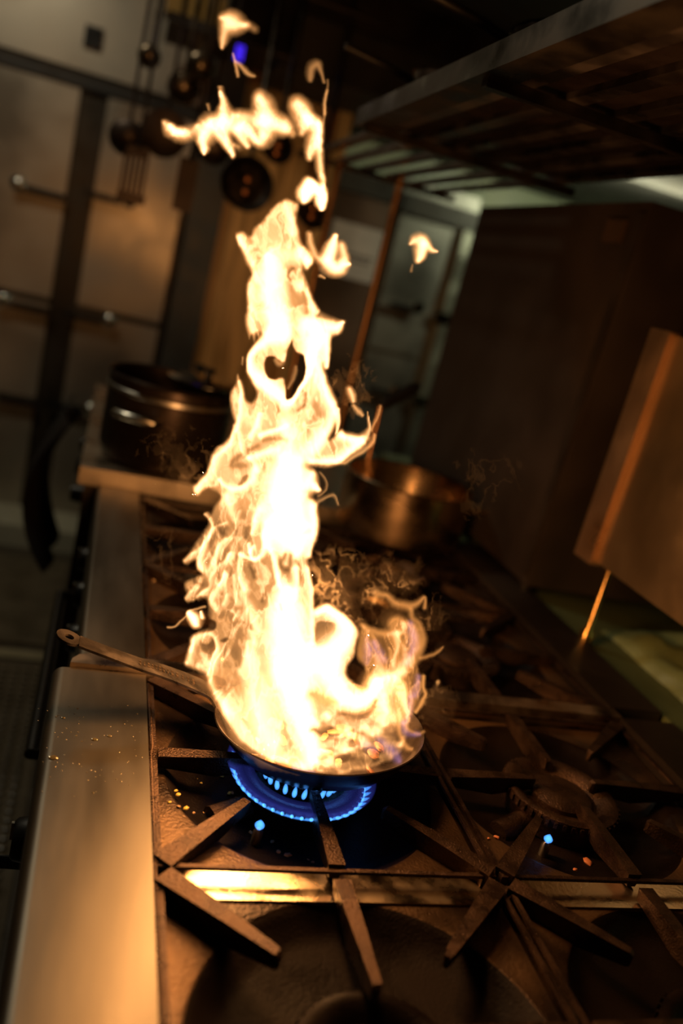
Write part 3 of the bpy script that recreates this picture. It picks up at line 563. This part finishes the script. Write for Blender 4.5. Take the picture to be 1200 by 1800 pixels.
build('flame_veil', lathe(NB(), [(.079, .012), (.089, .018), (.094, .025), (.092, .027), (.084, .023), (.060, .019), (.058, .017), (.079, .012)], n=72), BLUEF, bf, True, True)
build('flame_veil', lathe(NB(), [(.0785, .009), (.083, .010), (.0835, .012), (.079, .012), (.0785, .009)], n=72), BLUEV, bf, True, True)
# ---- crumbs and drops
YEL = mat('yellow_crumb', (.75, .55, .08), .5); TAN = mat('tan_crumb', (.42, .24, .10), .6); DROP = mat('grease_drop', (.20, .17, .10), .15, .6, coat=.6)
def crumb_mesh(s, seed, flat=.5):
    rnd = random.Random(seed); b = NB(); bmesh.ops.create_icosphere(b, subdivisions=2, radius=s)
    for v in b.verts: v.co = Vector((v.co.x*(1+.5*rnd.random()), v.co.y*(.7+.4*rnd.random()), v.co.z*flat*(.8+.4*rnd.random())))
    return b
def scatter(name, label, cat, group, m, pts, z, s, flat=.5):
    protos = []
    for i, (px, py) in enumerate(pts):
        p = at_z(px, py, z)
        if z < .92:      # follow the deck and its bowls
            z = .909; p = at_z(px, py, z)
            if min(math.hypot(p.x-cx, p.y+.06) for cx in (-.02, .35)) < .158: z = .884; p = at_z(px, py, z)
        if len(protos) < 4:
            o = build(name, crumb_mesh(s*(.8+.2*len(protos)), i+len(name), flat), m, local=True, smooth=True); protos.append(o)
        else: o = random.choice(protos).copy(); COL.objects.link(o)
        tag(o, label, cat, group)
        o.location = p; o.location.z = z+s*flat*.8; o.rotation_euler[2] = random.random()*6; o.scale = (random.uniform(.6, 1.3),)*3
scatter('food_crumb', 'small yellow food crumb lying in the burner bowl left of the blue flames', 'crumb', 'yellow crumbs in the burner bowl', YEL, [(309, 1391), (318, 1386), (313, 1398), (327, 1422), (349, 1411), (353, 1378), (345, 1371), (369, 1426), (403, 1395), (298, 1411), (389, 1365), (323, 1368)], .881, .0024)
scatter('food_crumb', 'tan food crumb on the black deck before the lit burner', 'crumb', 'tan crumbs in front of the burner', TAN, [(447, 1472), (478, 1481), (489, 1499), (505, 1505), (541, 1513), (340, 1430), (357, 1432), (314, 1419), (441, 1465), (549, 1518), (408, 1395), (398, 1410), (372, 1440)], .886, .0028)
scatter('food_crumb', 'reddish food crumb on the dark deck before the right burner', 'crumb', 'crumbs on the right deck', mat('red_crumb', (.6, .22, .10), .5), [(858, 1475), (1010, 1530), (872, 1473), (1032, 1516), (965, 1480), (728, 1420), (1080, 1500), (853, 1296)], .889, .0032)
p = at_z(862, 1510, .93)
scatter('grease_drop', 'tiny grease drop beading on the near steel ledge', 'drop', 'fine drops on the near ledge', DROP, [(60+random.random()*190, 1240+random.random()**1.3*160) for k in range(70)]+[(110, 1344), (152, 1358), (154, 1372), (168, 1366), (198, 1356), (88, 1366), (92, 1378), (163, 1394), (213, 1374), (224, 1340), (128, 1342), (207, 1333), (143, 1348), (97, 1348), (100, 1340)], .93, .0007, .4)
for (px, py, s, lb) in ((93, 1332, .0042, 'largest round grease drop on the near steel ledge'), (166, 1300, .003, 'round yellowish grease drop in the middle of the near ledge'), (192, 1294, .0022, 'small grease drop right of the two larger ones'), (111, 1262, .0018, 'small grease drop at the upper left of the ledge, on the scratch')):
    p = at_z(px, py, .93); o = build('grease_drop', crumb_mesh(s, 3, .3), DROP, local=True, smooth=True); o.location = p; o.location.z += .0006; tag(o, lb, 'drop')
# ================================================================ worktop beyond the ranges
wt = thing('worktop_unit', (.1, 1.45, 0), 'steel worktop beyond the ranges, its front edge glowing orange', 'worktop')
WTM = mat('worktop_steel', (.40, .33, .25), .33, 1, vary=.2, vscale=8)
build('top', box(NB(), -.345, .56, .95, 1.95, .925, .965), WTM, wt, bevel=.004); build('cabinet', box(NB(), -.33, .56, .97, 1.93, .1, .925), DARKST, wt)
for y in (1.2, 1.45, 1.7): build('knob', lathe(NB(), [(0, 0), (.024, 0), (.02, .03), (0, .03)], (-.33, y, .82), 20, Matrix.Rotation(-math.pi/2, 4, 'Y')), BLACK, wt, smooth=True)
o = build('status_light', box(NB(), -.010, .010, -.010, .010, -.012, .012), mat('green_light', (.0, .2, .03), .4, emit=(.02, .5, .06), es=.25), FR, local=True, bevel=.004); o.location = Vector(at_x(141, 922, -.308))-Vector(FR.location)
# ---- stockpot with loop handles, then a lidded pot behind
SP = mat('dark_stockpot', (.05, .035, .027), .30, .8, vary=.3, vscale=6)
sp = thing('stockpot', (-.165, 1.12, .965), 'wide dark stockpot with a bright loop handle, at the left behind the fire', 'pot')
R = .150
build('body', lathe(NB(), [(0, 0), (R-.03, 0), (R-.008, .006), (R, .03), (R, .197), (R+.005, .202), (R+.002, .206), (R-.004, .203), (R-.004, .03), (R-.03, .008), (0, .006)], n=64), SP, sp, True, True)
build('rim_band', lathe(NB(), [(R+.001, .165), (R+.003, .167), (R+.003, .175), (R+.001, .177), (R+.001, .165)], n=64), STEEL, sp, True, True)
for ang in (-118, 62):
    a = math.radians(ang); e = Vector((math.cos(a), math.sin(a), 0)); t = Vector((-e.y, e.x, 0))
    pts = [e*(R-.002)-t*.048+Vector((0, 0, .125)), e*(R+.035)-t*.045+Vector((0, 0, .128)), e*(R+.045)-t*.02+Vector((0, 0, .13)), e*(R+.045)+t*.02+Vector((0, 0, .13)), e*(R+.035)+t*.045+Vector((0, 0, .128)), e*(R-.002)+t*.048+Vector((0, 0, .125))]
    build('loop_handle', tube(NB(), pts, .0095), CHROME, sp, True, True)
lp = thing('lidded_pot', (-.07, 1.50, .965), 'steel pot with a shiny lid behind the dark stockpot', 'pot')
R = .11
build('body', lathe(NB(), [(0, 0), (R, 0), (R, .13), (R+.004, .135), (R-.003, .135), (R-.003, .005), (0, .005)], n=56), mat('pot_steel', (.3, .25, .2), .3, 1), lp, True, True)
ld = build('lid', lathe(NB(), [(0, .165), (.05, .160), (.10, .145), (R+.006, .136), (R+.006, .139), (.10, .149), (.05, .164), (0, .169)], n=56), CHROME, lp, True, True)
build('lid_knob', lathe(NB(), [(0, .168), (.012, .168), (.010, .18), (.018, .188), (.016, .198), (0, .2)], n=24), BLACK, ld, True, True)
pt = thing('pot_lid', (-.085, 1.14, 1.17), 'shiny flat lid lying half across the dark stockpot', 'lid')
build('disc', lathe(NB(), [(0, .010), (.07, .007), (.094, 0), (.097, .001), (.097, .004), (.07, .011), (0, .014)], (0, 0, .003), 48), CHROME, pt, True, True)
build('lid_knob', lathe(NB(), [(0, .015), (.010, .015), (.008, .026), (.016, .034), (.014, .040), (0, .041)], (0, 0, 0), 20), BLACK, pt, True, True)
# ---- saucepan on the far grate, with a ladle standing in it
sc_ = thing('saucepan', (.42, .945, .935), 'large steel saucepan with long side handle, right behind the flames', 'saucepan')
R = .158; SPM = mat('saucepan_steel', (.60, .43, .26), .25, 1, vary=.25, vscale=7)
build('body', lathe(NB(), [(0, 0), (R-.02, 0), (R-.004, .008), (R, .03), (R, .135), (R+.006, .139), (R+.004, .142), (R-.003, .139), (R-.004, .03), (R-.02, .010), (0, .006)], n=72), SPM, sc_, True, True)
h = at_z(788, 897, 1.03)-Vector((.42, .945, .935)); h2 = at_z(862, 899, 1.035)-Vector((.42, .945, .935))
build('handle', tube(NB(), [Vector((R*.78, -R*.6, .10)), h, (h+h2)/2, h2], [.008, .009, .008, .009]), SPM, sc_, True, True)
p1 = at_y(668, 715, 1.05); p2 = at_y(735, 678, 1.12)
sl = thing('ladle', (.36, 1.0, .95), 'ladle with black grip standing in the steel saucepan', 'ladle')
build('stem', tube(NB(), [(.375, .98, .965), (.33, 1.03, 1.075), p1], [.005, .005, .006]), mat('copper_stem', (.55, .27, .12), .3, .9), sl, True)
build('grip', tube(NB(), [p1, p1+(p2-p1)*.15, p1+(p2-p1)*.85, p2], [.009, .015, .017, .009]), BLACK, sl, True)
build('bowl', lathe(NB(), [(0, -.03), (.03, -.022), (.04, 0), (.038, 0), (.028, -.019), (0, -.027)], (.385, .975, .985), 24), CHROME, sl, True)
# ================================================================ right side: tall oven, panel box, rack, back counter
ov = thing('tall_oven', (.9, 1.07, .937), 'tall dark brown oven standing on the back ledge, left of the sheet metal box', 'oven')
OVM = mat('oven_brown', (.05, .034, .025), .55, .4, vary=.35, vscale=4, bump=.1)
build('shell', box(NB(), .63, 1.15, .635, 1.50, .955, 1.782), OVM, ov, bevel=.008)
for x in (.65, 1.10):
    for y in (.67, 1.46): build('foot', tube(NB(), [(x, y, .935), (x, y, .955)], .018), BLACK, ov, True)
build('corner_strip', box(NB(), .623, .631, .640, .665, .98, 1.76), DARKST, ov)
build('vent_plate', box(NB(), .621, .631, .70, .765, 1.70, 1.745), mat('brown_plate', (.12, .07, .04), .5, .5), ov)
pb = thing('sheet_metal_box', (.9, -.2, 1.09), 'brown sheet metal cooker housing on legs at the right edge', 'cooker')
PBM = mat('brown_sheet_metal', (.36, .25, .14), .42, .9, vary=.15, vscale=5)
build('shell', box(NB(), .65, 1.25, -.95, .47, 1.092, 1.545), PBM, pb, bevel=.004)
build('edge_flange', box(NB(), .636, .66, .45, .512, 1.085, 1.55), mat('flange_steel_lit', (.55, .36, .22), .38, .9), pb, bevel=.005)  # paler than the shell: its brighter lighting is put into the colour
build('top_cap', box(NB(), .67, 1.2, -.9, .40, 1.546, 1.66), BLACK, pb, bevel=.01)
for x, y in ((.66, .415), (1.2, .40), (.66, -.6), (1.2, -.6)):
    build('leg', lathe(NB(), [(0, .937), (.014, .937), (.014, .955), (.0065, .965), (.0065, 1.092), (0, 1.092)], (x, y, 0), 16), mat('leg_steel', (.7, .42, .15), .25, 1), pb, True)
bc = thing('back_counter', (1.0, -.2, 0), 'dim greenish counter behind the range, under the sheet metal box', 'counter')
GC = mat('green_grey_counter', (.13, .16, .07), .4, .2, vary=.2, vscale=6)
build('top', box(NB(), .668, 1.9, -1.0, 1.9, .885, .93), GC, bc, bevel=.004); build('cabinet', box(NB(), .68, 1.9, -.98, 1.88, .05, .885), DARKST, bc)
# crumpled pale wrap on the counter
def wrap(x0, x1, y0, y1, z, h, seed):
    b = NB(); n, m_ = 40, 30; g = {}
    for i in range(n+1):
        for j in range(m_+1):
            u = i/n; v = j/m_; e = (math.sin(math.pi*u)*math.sin(math.pi*v))**.5 if 0 < u < 1 and 0 < v < 1 else 0
            nz_ = float(fbm(np.array(u*6.), np.array(v*5.), seed, 4))
            g[i, j] = b.verts.new((x0+(x1-x0)*u+.02*nz_, y0+(y1-y0)*v, z+h*e*(.35+nz_)))
    for i in range(n):
        for j in range(m_): b.faces.new((g[i, j], g[i+1, j], g[i+1, j+1], g[i, j+1]))
    bmesh.ops.contextual_create(b, geom=[e for e in b.edges if e.is_boundary])
    return b
o = build('plastic_wrap', wrap(.74, 1.08, .02, .50, .931, .07, 33), mat('pale_green_wrap', (.20, .25, .11), .35, 0, bump=.3, bscale=20, coat=.3), smooth=True); tag(o, 'crumpled pale green plastic wrap lying on the back counter', 'wrap')
# ---- slatted overhead rack with its posts
rk = thing('overhead_rack', (.34, .5, 1.80), 'slatted steel rack hanging above the range at the top right', 'rack')
RKM = mat('rack_steel_shaded', (.075, .06, .045), .36, 1, vary=.3, vscale=12)  # darker copy of the slat steel, shade put in for the unlit rail and bars
b = NB(); box(b, .085, .10, -.6, .95, 1.80, 1.835); box(b, .10, .135, -.6, .95, 1.80, 1.806); build('front_rail', b, RKM, rk)
SLT = mat('slat_steel_lit', (.22, .18, .16), .34, 1, vary=.3, vscale=12)  # lighter copy of the rack steel, firelight put into the colour
for k, x in enumerate((.155, .235, .315, .395, .475, .555)): build('slat', box(NB(), x-.014, x+.014, -.6, 1.70, 1.807, 1.817), SLT, rk, bevel=.002)
build('slat_backing_dark', box(NB(), .135, .60, -.6, .93, 1.8172, 1.8188), CARBON, rk)  # black sheet added to stand in for shade between the slats
for y in (-.35, .28, .915, 1.66): build('cross_bar', box(NB(), .10, .60, y-.010, y+.010, 1.790, 1.806), RKM, rk)
PO = mat('post_copper_brown', (.40, .20, .08), .38, .8)
for (px, py), lb in (((702, 325), 'brown upright post right of the paper notice, holding the rack'), ((597, 290), 'brown upright post behind the flame tips, holding the rack')):
    p = at_z(px, py, 1.79); o = build('rack_post', tube(NB(), [(p.x, p.y, .966), (p.x, p.y, 1.805)], .011, 14), PO, smooth=True); tag(o, lb, 'post', 'posts of the overhead rack')
def rack_pan(x, y, r, h, label):
    root = thing('saucepan', (x, y, 1.819), label, 'saucepan', 'pans stacked on the overhead rack')
    build('body', lathe(NB(), [(0, 0), (r, 0), (r, h), (r+.004, h+.003), (r-.003, h+.003), (r-.003, .005), (0, .005)], n=40), mat('rack_pan_steel', (.10, .06, .04), .25, 1), root, True, True)
    build('handle', tube(NB(), [(-r, 0, h*.8), (-r-.06, .0, h*.9), (-r-.16, 0, h)], .008), BLACK, root, True, True)
rack_pan(.30, .95, .11, .12, 'dark saucepan on the rack above the oven, at its far end'); rack_pan(.36, .55, .13, .14, 'dark saucepan in the middle of the overhead rack, catching an orange gleam'); rack_pan(.42, .10, .14, .12, 'dark saucepan on the near part of the overhead rack')
# ---- things at the aisle side of the worktop
cl = thing('oven_cloth', (-.37, 1.50, .66), 'dark cloth hanging over the front of the worktop, in the aisle', 'cloth')
b = NB(); g = {}
for i in range(25):
    for j in range(25):
        u = i/24; v = j/24; g[i, j] = b.verts.new((-.045*math.sin(v*3)-.02*math.sin(u*9+v*3)-.02-.10*v*(1-v), -.16+.34*u+.03*math.sin(v*5), .30-.42*v+.02*math.sin(u*7)))
for i in range(24):
    for j in range(24): b.faces.new((g[i, j], g[i+1, j], g[i+1, j+1], g[i, j+1]))
bmesh.ops.solidify(b, geom=b.faces[:], thickness=.004)
build('fabric', b, mat('dark_cloth', (.022, .018, .016), .9), cl, True, True)
p = at_x(72, 842, -.42)
# ================================================================ the frying pan
nrm = Vector((-.08646, .0906, 1)).normalized(); a_ = nrm.cross(Vector((0, 1, 0))).normalized()*-1; b_ = nrm.cross(a_)
if a_.x < 0: a_ = -a_
b_ = nrm.cross(a_)
fp = thing('frying_pan', (PAN.x, PAN.y, .935), 'blackened steel frying pan on the lit burner, full of fire', 'pan')
R = .1327; H = .040
M = Matrix(((a_.x, b_.x, nrm.x, 0), (a_.y, b_.y, nrm.y, 0), (a_.z, b_.z, nrm.z, 0), (0, 0, 0, 1)))
prof = [(0, -H), (R*.70, -H), (R*.76, -H+.002), (R*.88, -H*.55), (R*.97, -H*.12), (R, 0), (R-.0012, .0012), (R-.003, 0), (R*.95, -H*.12), (R*.86, -H*.55), (R*.74, -H+.005), (R*.69, -H+.0035), (0, -H+.0035)]
build('body', lathe(NB(), prof, PAN, 96, M), PANIRON, fp, True)
# flat riveted handle, rising towards the ledge
hp = [at_z(402, 1252, .952), at_z(378, 1224, .962), at_z(362, 1209, .972), at_z(300, 1183, .992), at_z(250, 1167, 1.004), at_z(190, 1145, 1.018), at_z(140, 1126, 1.028)]
hole_c = at_z(122, 1119, 1.031)
HP = catmull([tuple(p) for p in hp], False, 5); hw = np.interp(np.linspace(0, 1, len(HP)), [0, .12, .3, .6, .85, 1], [.038, .030, .019, .0145, .0128, .0128])
b = NB(); rows = []
side0 = (Vector(HP[-1])-Vector(HP[0])); side0.z = 0; side0.normalize(); SD = Vector((-side0.y, side0.x, 0))
for p, w_ in zip(HP, hw): rows.append([b.verts.new(Vector(p)+SD*w_*s+Vector((0, 0, -.0022*(s*s < .5) if False else 0))) for s in (-1, -.5, 0, .5, 1)])
for A, B in zip(rows, rows[1:]):
    for k in range(4): b.faces.new((A[k], A[k+1], B[k+1], B[k]))
n_ = 32; inn = []; ou = []; dirv = (Vector(HP[-1])-Vector(HP[-6])).normalized(); SDn = SD
for k in range(n_):
    a = 2*math.pi*k/n_; e = dirv*math.cos(a)+SDn*math.sin(a); inn.append(b.verts.new(hole_c+e*.0058)); ou.append(b.verts.new(hole_c+e*.0155))
for k in range(n_): b.faces.new((inn[k], ou[k], ou[(k+1) % n_], inn[(k+1) % n_]))
bmesh.ops.recalc_face_normals(b, faces=b.faces)
for f in b.faces:
    if f.normal.z < 0: f.normal_flip()
bmesh.ops.solidify(b, geom=b.faces[:], thickness=.0032)
hnd = build('handle', b, mat('handle_steel', (.15, .125, .105), .36, .9, vary=.3, vscale=40, bump=.2, bscale=300), fp)
# worn stamped marks along the handle
b = NB(); rr = random.Random(8)
for row in (-.0038, .0028):
    for k in range(13):
        t = .40+.30*k/13; i = t*(len(HP)-1); i0 = int(i); q = Vector(HP[i0]).lerp(Vector(HP[i0+1]), i-i0); d = dirv
        obox(b, q+SD*(row+rr.uniform(-.0006, .0006))+Vector((0, 0, .0006)), d*rr.uniform(.0006, .0018), SD*rr.uniform(.0005, .0018), Vector((0, 0, .0007)))
build('stamped_marks', b, mat('stamp_metal', (.26, .19, .13), .4, .9), hnd)
for f_, s_ in ((.13, .011), (.13, -.011), (.24, 0)):
    i = int(f_*(len(HP)-1)); build('rivet', lathe(NB(), [(0, 0), (.0045, 0), (.004, .0018), (0, .0026)], Vector(HP[i])+SD*s_+Vector((0, 0, .0002)), 14), PANIRON, hnd, True)
# food in the pan
FOOD = mat('seared_food', (.30, .12, .04), .6, 0, vary=.6, vscale=60, bump=.6, bscale=150)
rr = random.Random(5); proto = None
for k in range(20):
    a = rr.random()*6.28; r = R*.66*math.sqrt(rr.random()); s = rr.uniform(.006, .011)
    if k < 5:
        b = crumb_mesh(s, 50+k, .35); o = build('food_piece', b, FOOD, local=True, smooth=True); 
        if proto is None: proto = []
        proto.append(o)
    else: o = rr.choice(proto).copy(); COL.objects.link(o)
    o.location = PAN+M.to_3x3() @ Vector((r*math.cos(a), r*math.sin(a), -H+.007)); o.rotation_euler = (rr.random(), rr.random()*.4, rr.random()*6)
    tag(o, 'small browned piece of food frying inside the burning pan', 'food', 'pieces of food in the frying pan')
# ================================================================ the fire: each flame a luminous body of its own thickness
OUTV = volume('flame_vapour', (1, .43, .13), 125)
COREV = volume('flame_white_heart', (1, .85, .62), 60)
SMOKEV = volume('smoke', (1, .82, .62), 0, scatter=14)
def flame_mesh(F_, T, mm, name, m, root, back=0., label=None, tmin=.015):
    ny, nx = T.shape; b_t = np.zeros(T.shape)
    mask = T > tmin
    mask[0, :] = mask[-1, :] = False; mask[:, 0] = mask[:, -1] = False
    cell = mask[:-1, :-1] | mask[1:, :-1] | mask[:-1, 1:] | mask[1:, 1:]
    use = np.zeros(T.shape, bool); use[:-1, :-1] |= cell; use[1:, :-1] |= cell; use[:-1, 1:] |= cell; use[1:, 1:] |= cell
    idx = -np.ones(T.shape, int); ii = np.argwhere(use); idx[use] = np.arange(len(ii)); n = len(ii)
    X = F_.X[use]; Y = F_.Y[use]; half = np.where(mask, T, 0)[use]*mm*.5+.00004
    # depth of the flame sheet: it billows nearer and farther
    sway = ((fbm(F_.X/70, F_.Y/80, 61, 3)-.44)*.09)[use]*np.clip((1290-Y)/200, 0, 1)
    d = FW[None]+RT[None]*((X-600)/F_PX)[:, None]-UP[None]*((Y-900)/F_PX)[:, None]
    tp = float((np.array(PAN)-CAM)@NH)/(d@NH); tf = np.where(d[:, 2] < -.05, (.974-CAM[2])/np.minimum(d[:, 2], -.05), 9)
    k = .03; h = np.maximum(k-np.abs(tp-tf), 0)/k; t = np.minimum(tp, tf)-h*h*k*.25+sway+back
    nd = np.linalg.norm(d, axis=1)
    A = CAM+d*(t-half/nd)[:, None]; B = CAM+d*(t+half/nd)[:, None]
    c0 = A.mean(0) if root is None else np.array(root.location)
    V = np.vstack([A, B])-c0
    cj = np.argwhere(cell); a, b, c, e = idx[cj[:, 0], cj[:, 1]], idx[cj[:, 0], cj[:, 1]+1], idx[cj[:, 0]+1, cj[:, 1]+1], idx[cj[:, 0]+1, cj[:, 1]]
    faces = [np.stack([e, c, b, a], 1), np.stack([a, b, c, e], 1)+n]
    pad = np.pad(cell, 1)
    for dy, dx, p, q in ((-1, 0, (0, 0), (0, 1)), (1, 0, (1, 1), (1, 0)), (0, -1, (1, 0), (0, 0)), (0, 1, (0, 1), (1, 1))):
        s = cj[~pad[cj[:, 0]+1+dy, cj[:, 1]+1+dx]]
        u = idx[s[:, 0]+p[0], s[:, 1]+p[1]]; v = idx[s[:, 0]+q[0], s[:, 1]+q[1]]
        faces.append(np.stack([u, v, v+n, u+n], 1))
    Fc = np.vstack(faces)
    me = D.meshes.new(name); me.vertices.add(len(V)); me.vertices.foreach_set('co', V.ravel())
    me.loops.add(Fc.size); me.loops.foreach_set('vertex_index', Fc.ravel()); me.polygons.add(len(Fc)); me.polygons.foreach_set('loop_start', np.arange(0, Fc.size, 4)); me.polygons.foreach_set('loop_total', np.full(len(Fc), 4))
    me.update(); me.validate()
    o = D.objects.new(name, me); COL.objects.link(o); me.materials.append(m)
    if root is None: o.location = c0
    else: o.parent = root
    if label: o['label'] = label
    return o
def flame(F_, label, name='fire', group=None, core=True, outer=None):
    T = F_.T; b = np.argwhere(T > .02).mean(0)
    m = T > .05; y = F_.Y[m].max(); x = F_.X[m][np.argmax(F_.Y[m])]
    root = thing(name, fire_pt(float(x), float(y)), label, 'flame', group)
    flame_mesh(F_, np.minimum(T, 2.5), .008, 'outer_flame', outer or OUTV, root)
    Tc = np.clip((T-.8)*.6, 0, 2.6)
    if core and (Tc > .05).sum() > 12: flame_mesh(F_, Tc, .010, 'flame_heart', COREV, root, label='white hot heart of the flame')
    return root
flame(main_fire(), 'tall white and orange column of fire rising from the frying pan')
rf = flame(right_fire(), 'thin curling orange and violet flames over the right side of the pan', outer=volume('orange_flame', (1, .38, .09), 125))
VF = Field(600, 1080, 790, 1350)
for p in (((645, 1120, 3), (650, 1140, 7), (646, 1165, 5)), ((720, 1095, 6), (728, 1130, 9), (716, 1165, 7)), ((660, 1130, 6), (672, 1160, 8)), ((722, 1225, 6), (720, 1245, 8), (712, 1270, 6)), ((735, 1190, 5), (730, 1220, 7)), ((706, 1270, 4), (716, 1292, 5), (736, 1290, 4)), ((668, 1300, 8), (690, 1320, 9), (702, 1338, 5)), ((640, 1305, 8), (655, 1318, 7))): VF.stroke(p, .8)
VF.wisps(.5, 1.6, 8, 16, 90)
flame_mesh(VF, VF.T, .008, 'violet_veil', volume('violet_flame', (.42, .24, .58), 42), rf, label='violet edge of the flames')
flame(top_fire(), 'ragged horizontal band of flame near the hood, above the main column')
for nm, lb, F_ in bits(): flame(F_, lb, nm, 'detached flame licks')
# ---- smoke curls
def smoke(box_, blobs, seed, label):
    F_ = Field(*box_, st=2.0); env = np.zeros_like(F_.X)
    for x, y, rx, ry, a in blobs: env = np.maximum(env, a*np.exp(-(((F_.X-x)/rx)**2+((F_.Y-y)/ry)**2)**1.3))
    u = F_.X/34; v = F_.Y/46; q = fbm(u, v, seed, 4)*3.4; r = fbm(u+3.1, v+1.7, seed+4, 4)*2.2
    n1 = fbm(u+q, v+r, seed+8, 2); n2 = fbm(u*1.3-r, v+q, seed+20, 2); f = np.clip(1-np.abs(n1-.40)*26, 0, 1)*np.clip(n2*3-.6, 0, 1)+.6*np.clip(1-np.abs(n2-.36)*30, 0, 1)*np.clip(n1*3-.5, 0, 1)+.13*np.clip(n1*3-.5, 0, 1)
    F_.T = env*f; F_.T[F_.T < .012] = 0
    root = thing('smoke_wisp', fire_pt(*[float(v_) for v_ in (blobs[0][0], blobs[0][1])]), label, 'smoke')
    tag(flame_mesh(F_, F_.T, .012, 'smoke_curl', SMOKEV, root, back=.03), kind='stuff')
smoke((540, 950, 840, 1110), ((590, 1030, 50, 45, 1), (640, 1060, 40, 40, .8), (700, 1030, 35, 40, .7), (735, 1090, 40, 40, .4)), 11, 'pale curling smoke between the column and the right hand flames')
smoke((230, 740, 400, 900), ((310, 820, 55, 50, .32), (270, 850, 40, 40, .25)), 23, 'faint smoke curls left of the flame, before the dark stockpot')
smoke((720, 1180, 850, 1310), ((765, 1240, 30, 30, .8), ), 31, 'wisp of smoke trailing off the right rim of the pan')
smoke((560, 620, 700, 740), ((610, 680, 40, 45, .2), ), 41, 'faint smoke beside the right wing of the flame')
smoke((780, 760, 960, 960), ((850, 850, 60, 60, .09), ), 51, 'thin drifting smoke in front of the dark oven')
smoke((225, 930, 340, 1120), ((285, 970, 40, 70, .10), ), 61, 'thin smoke over the grate left of the fire')
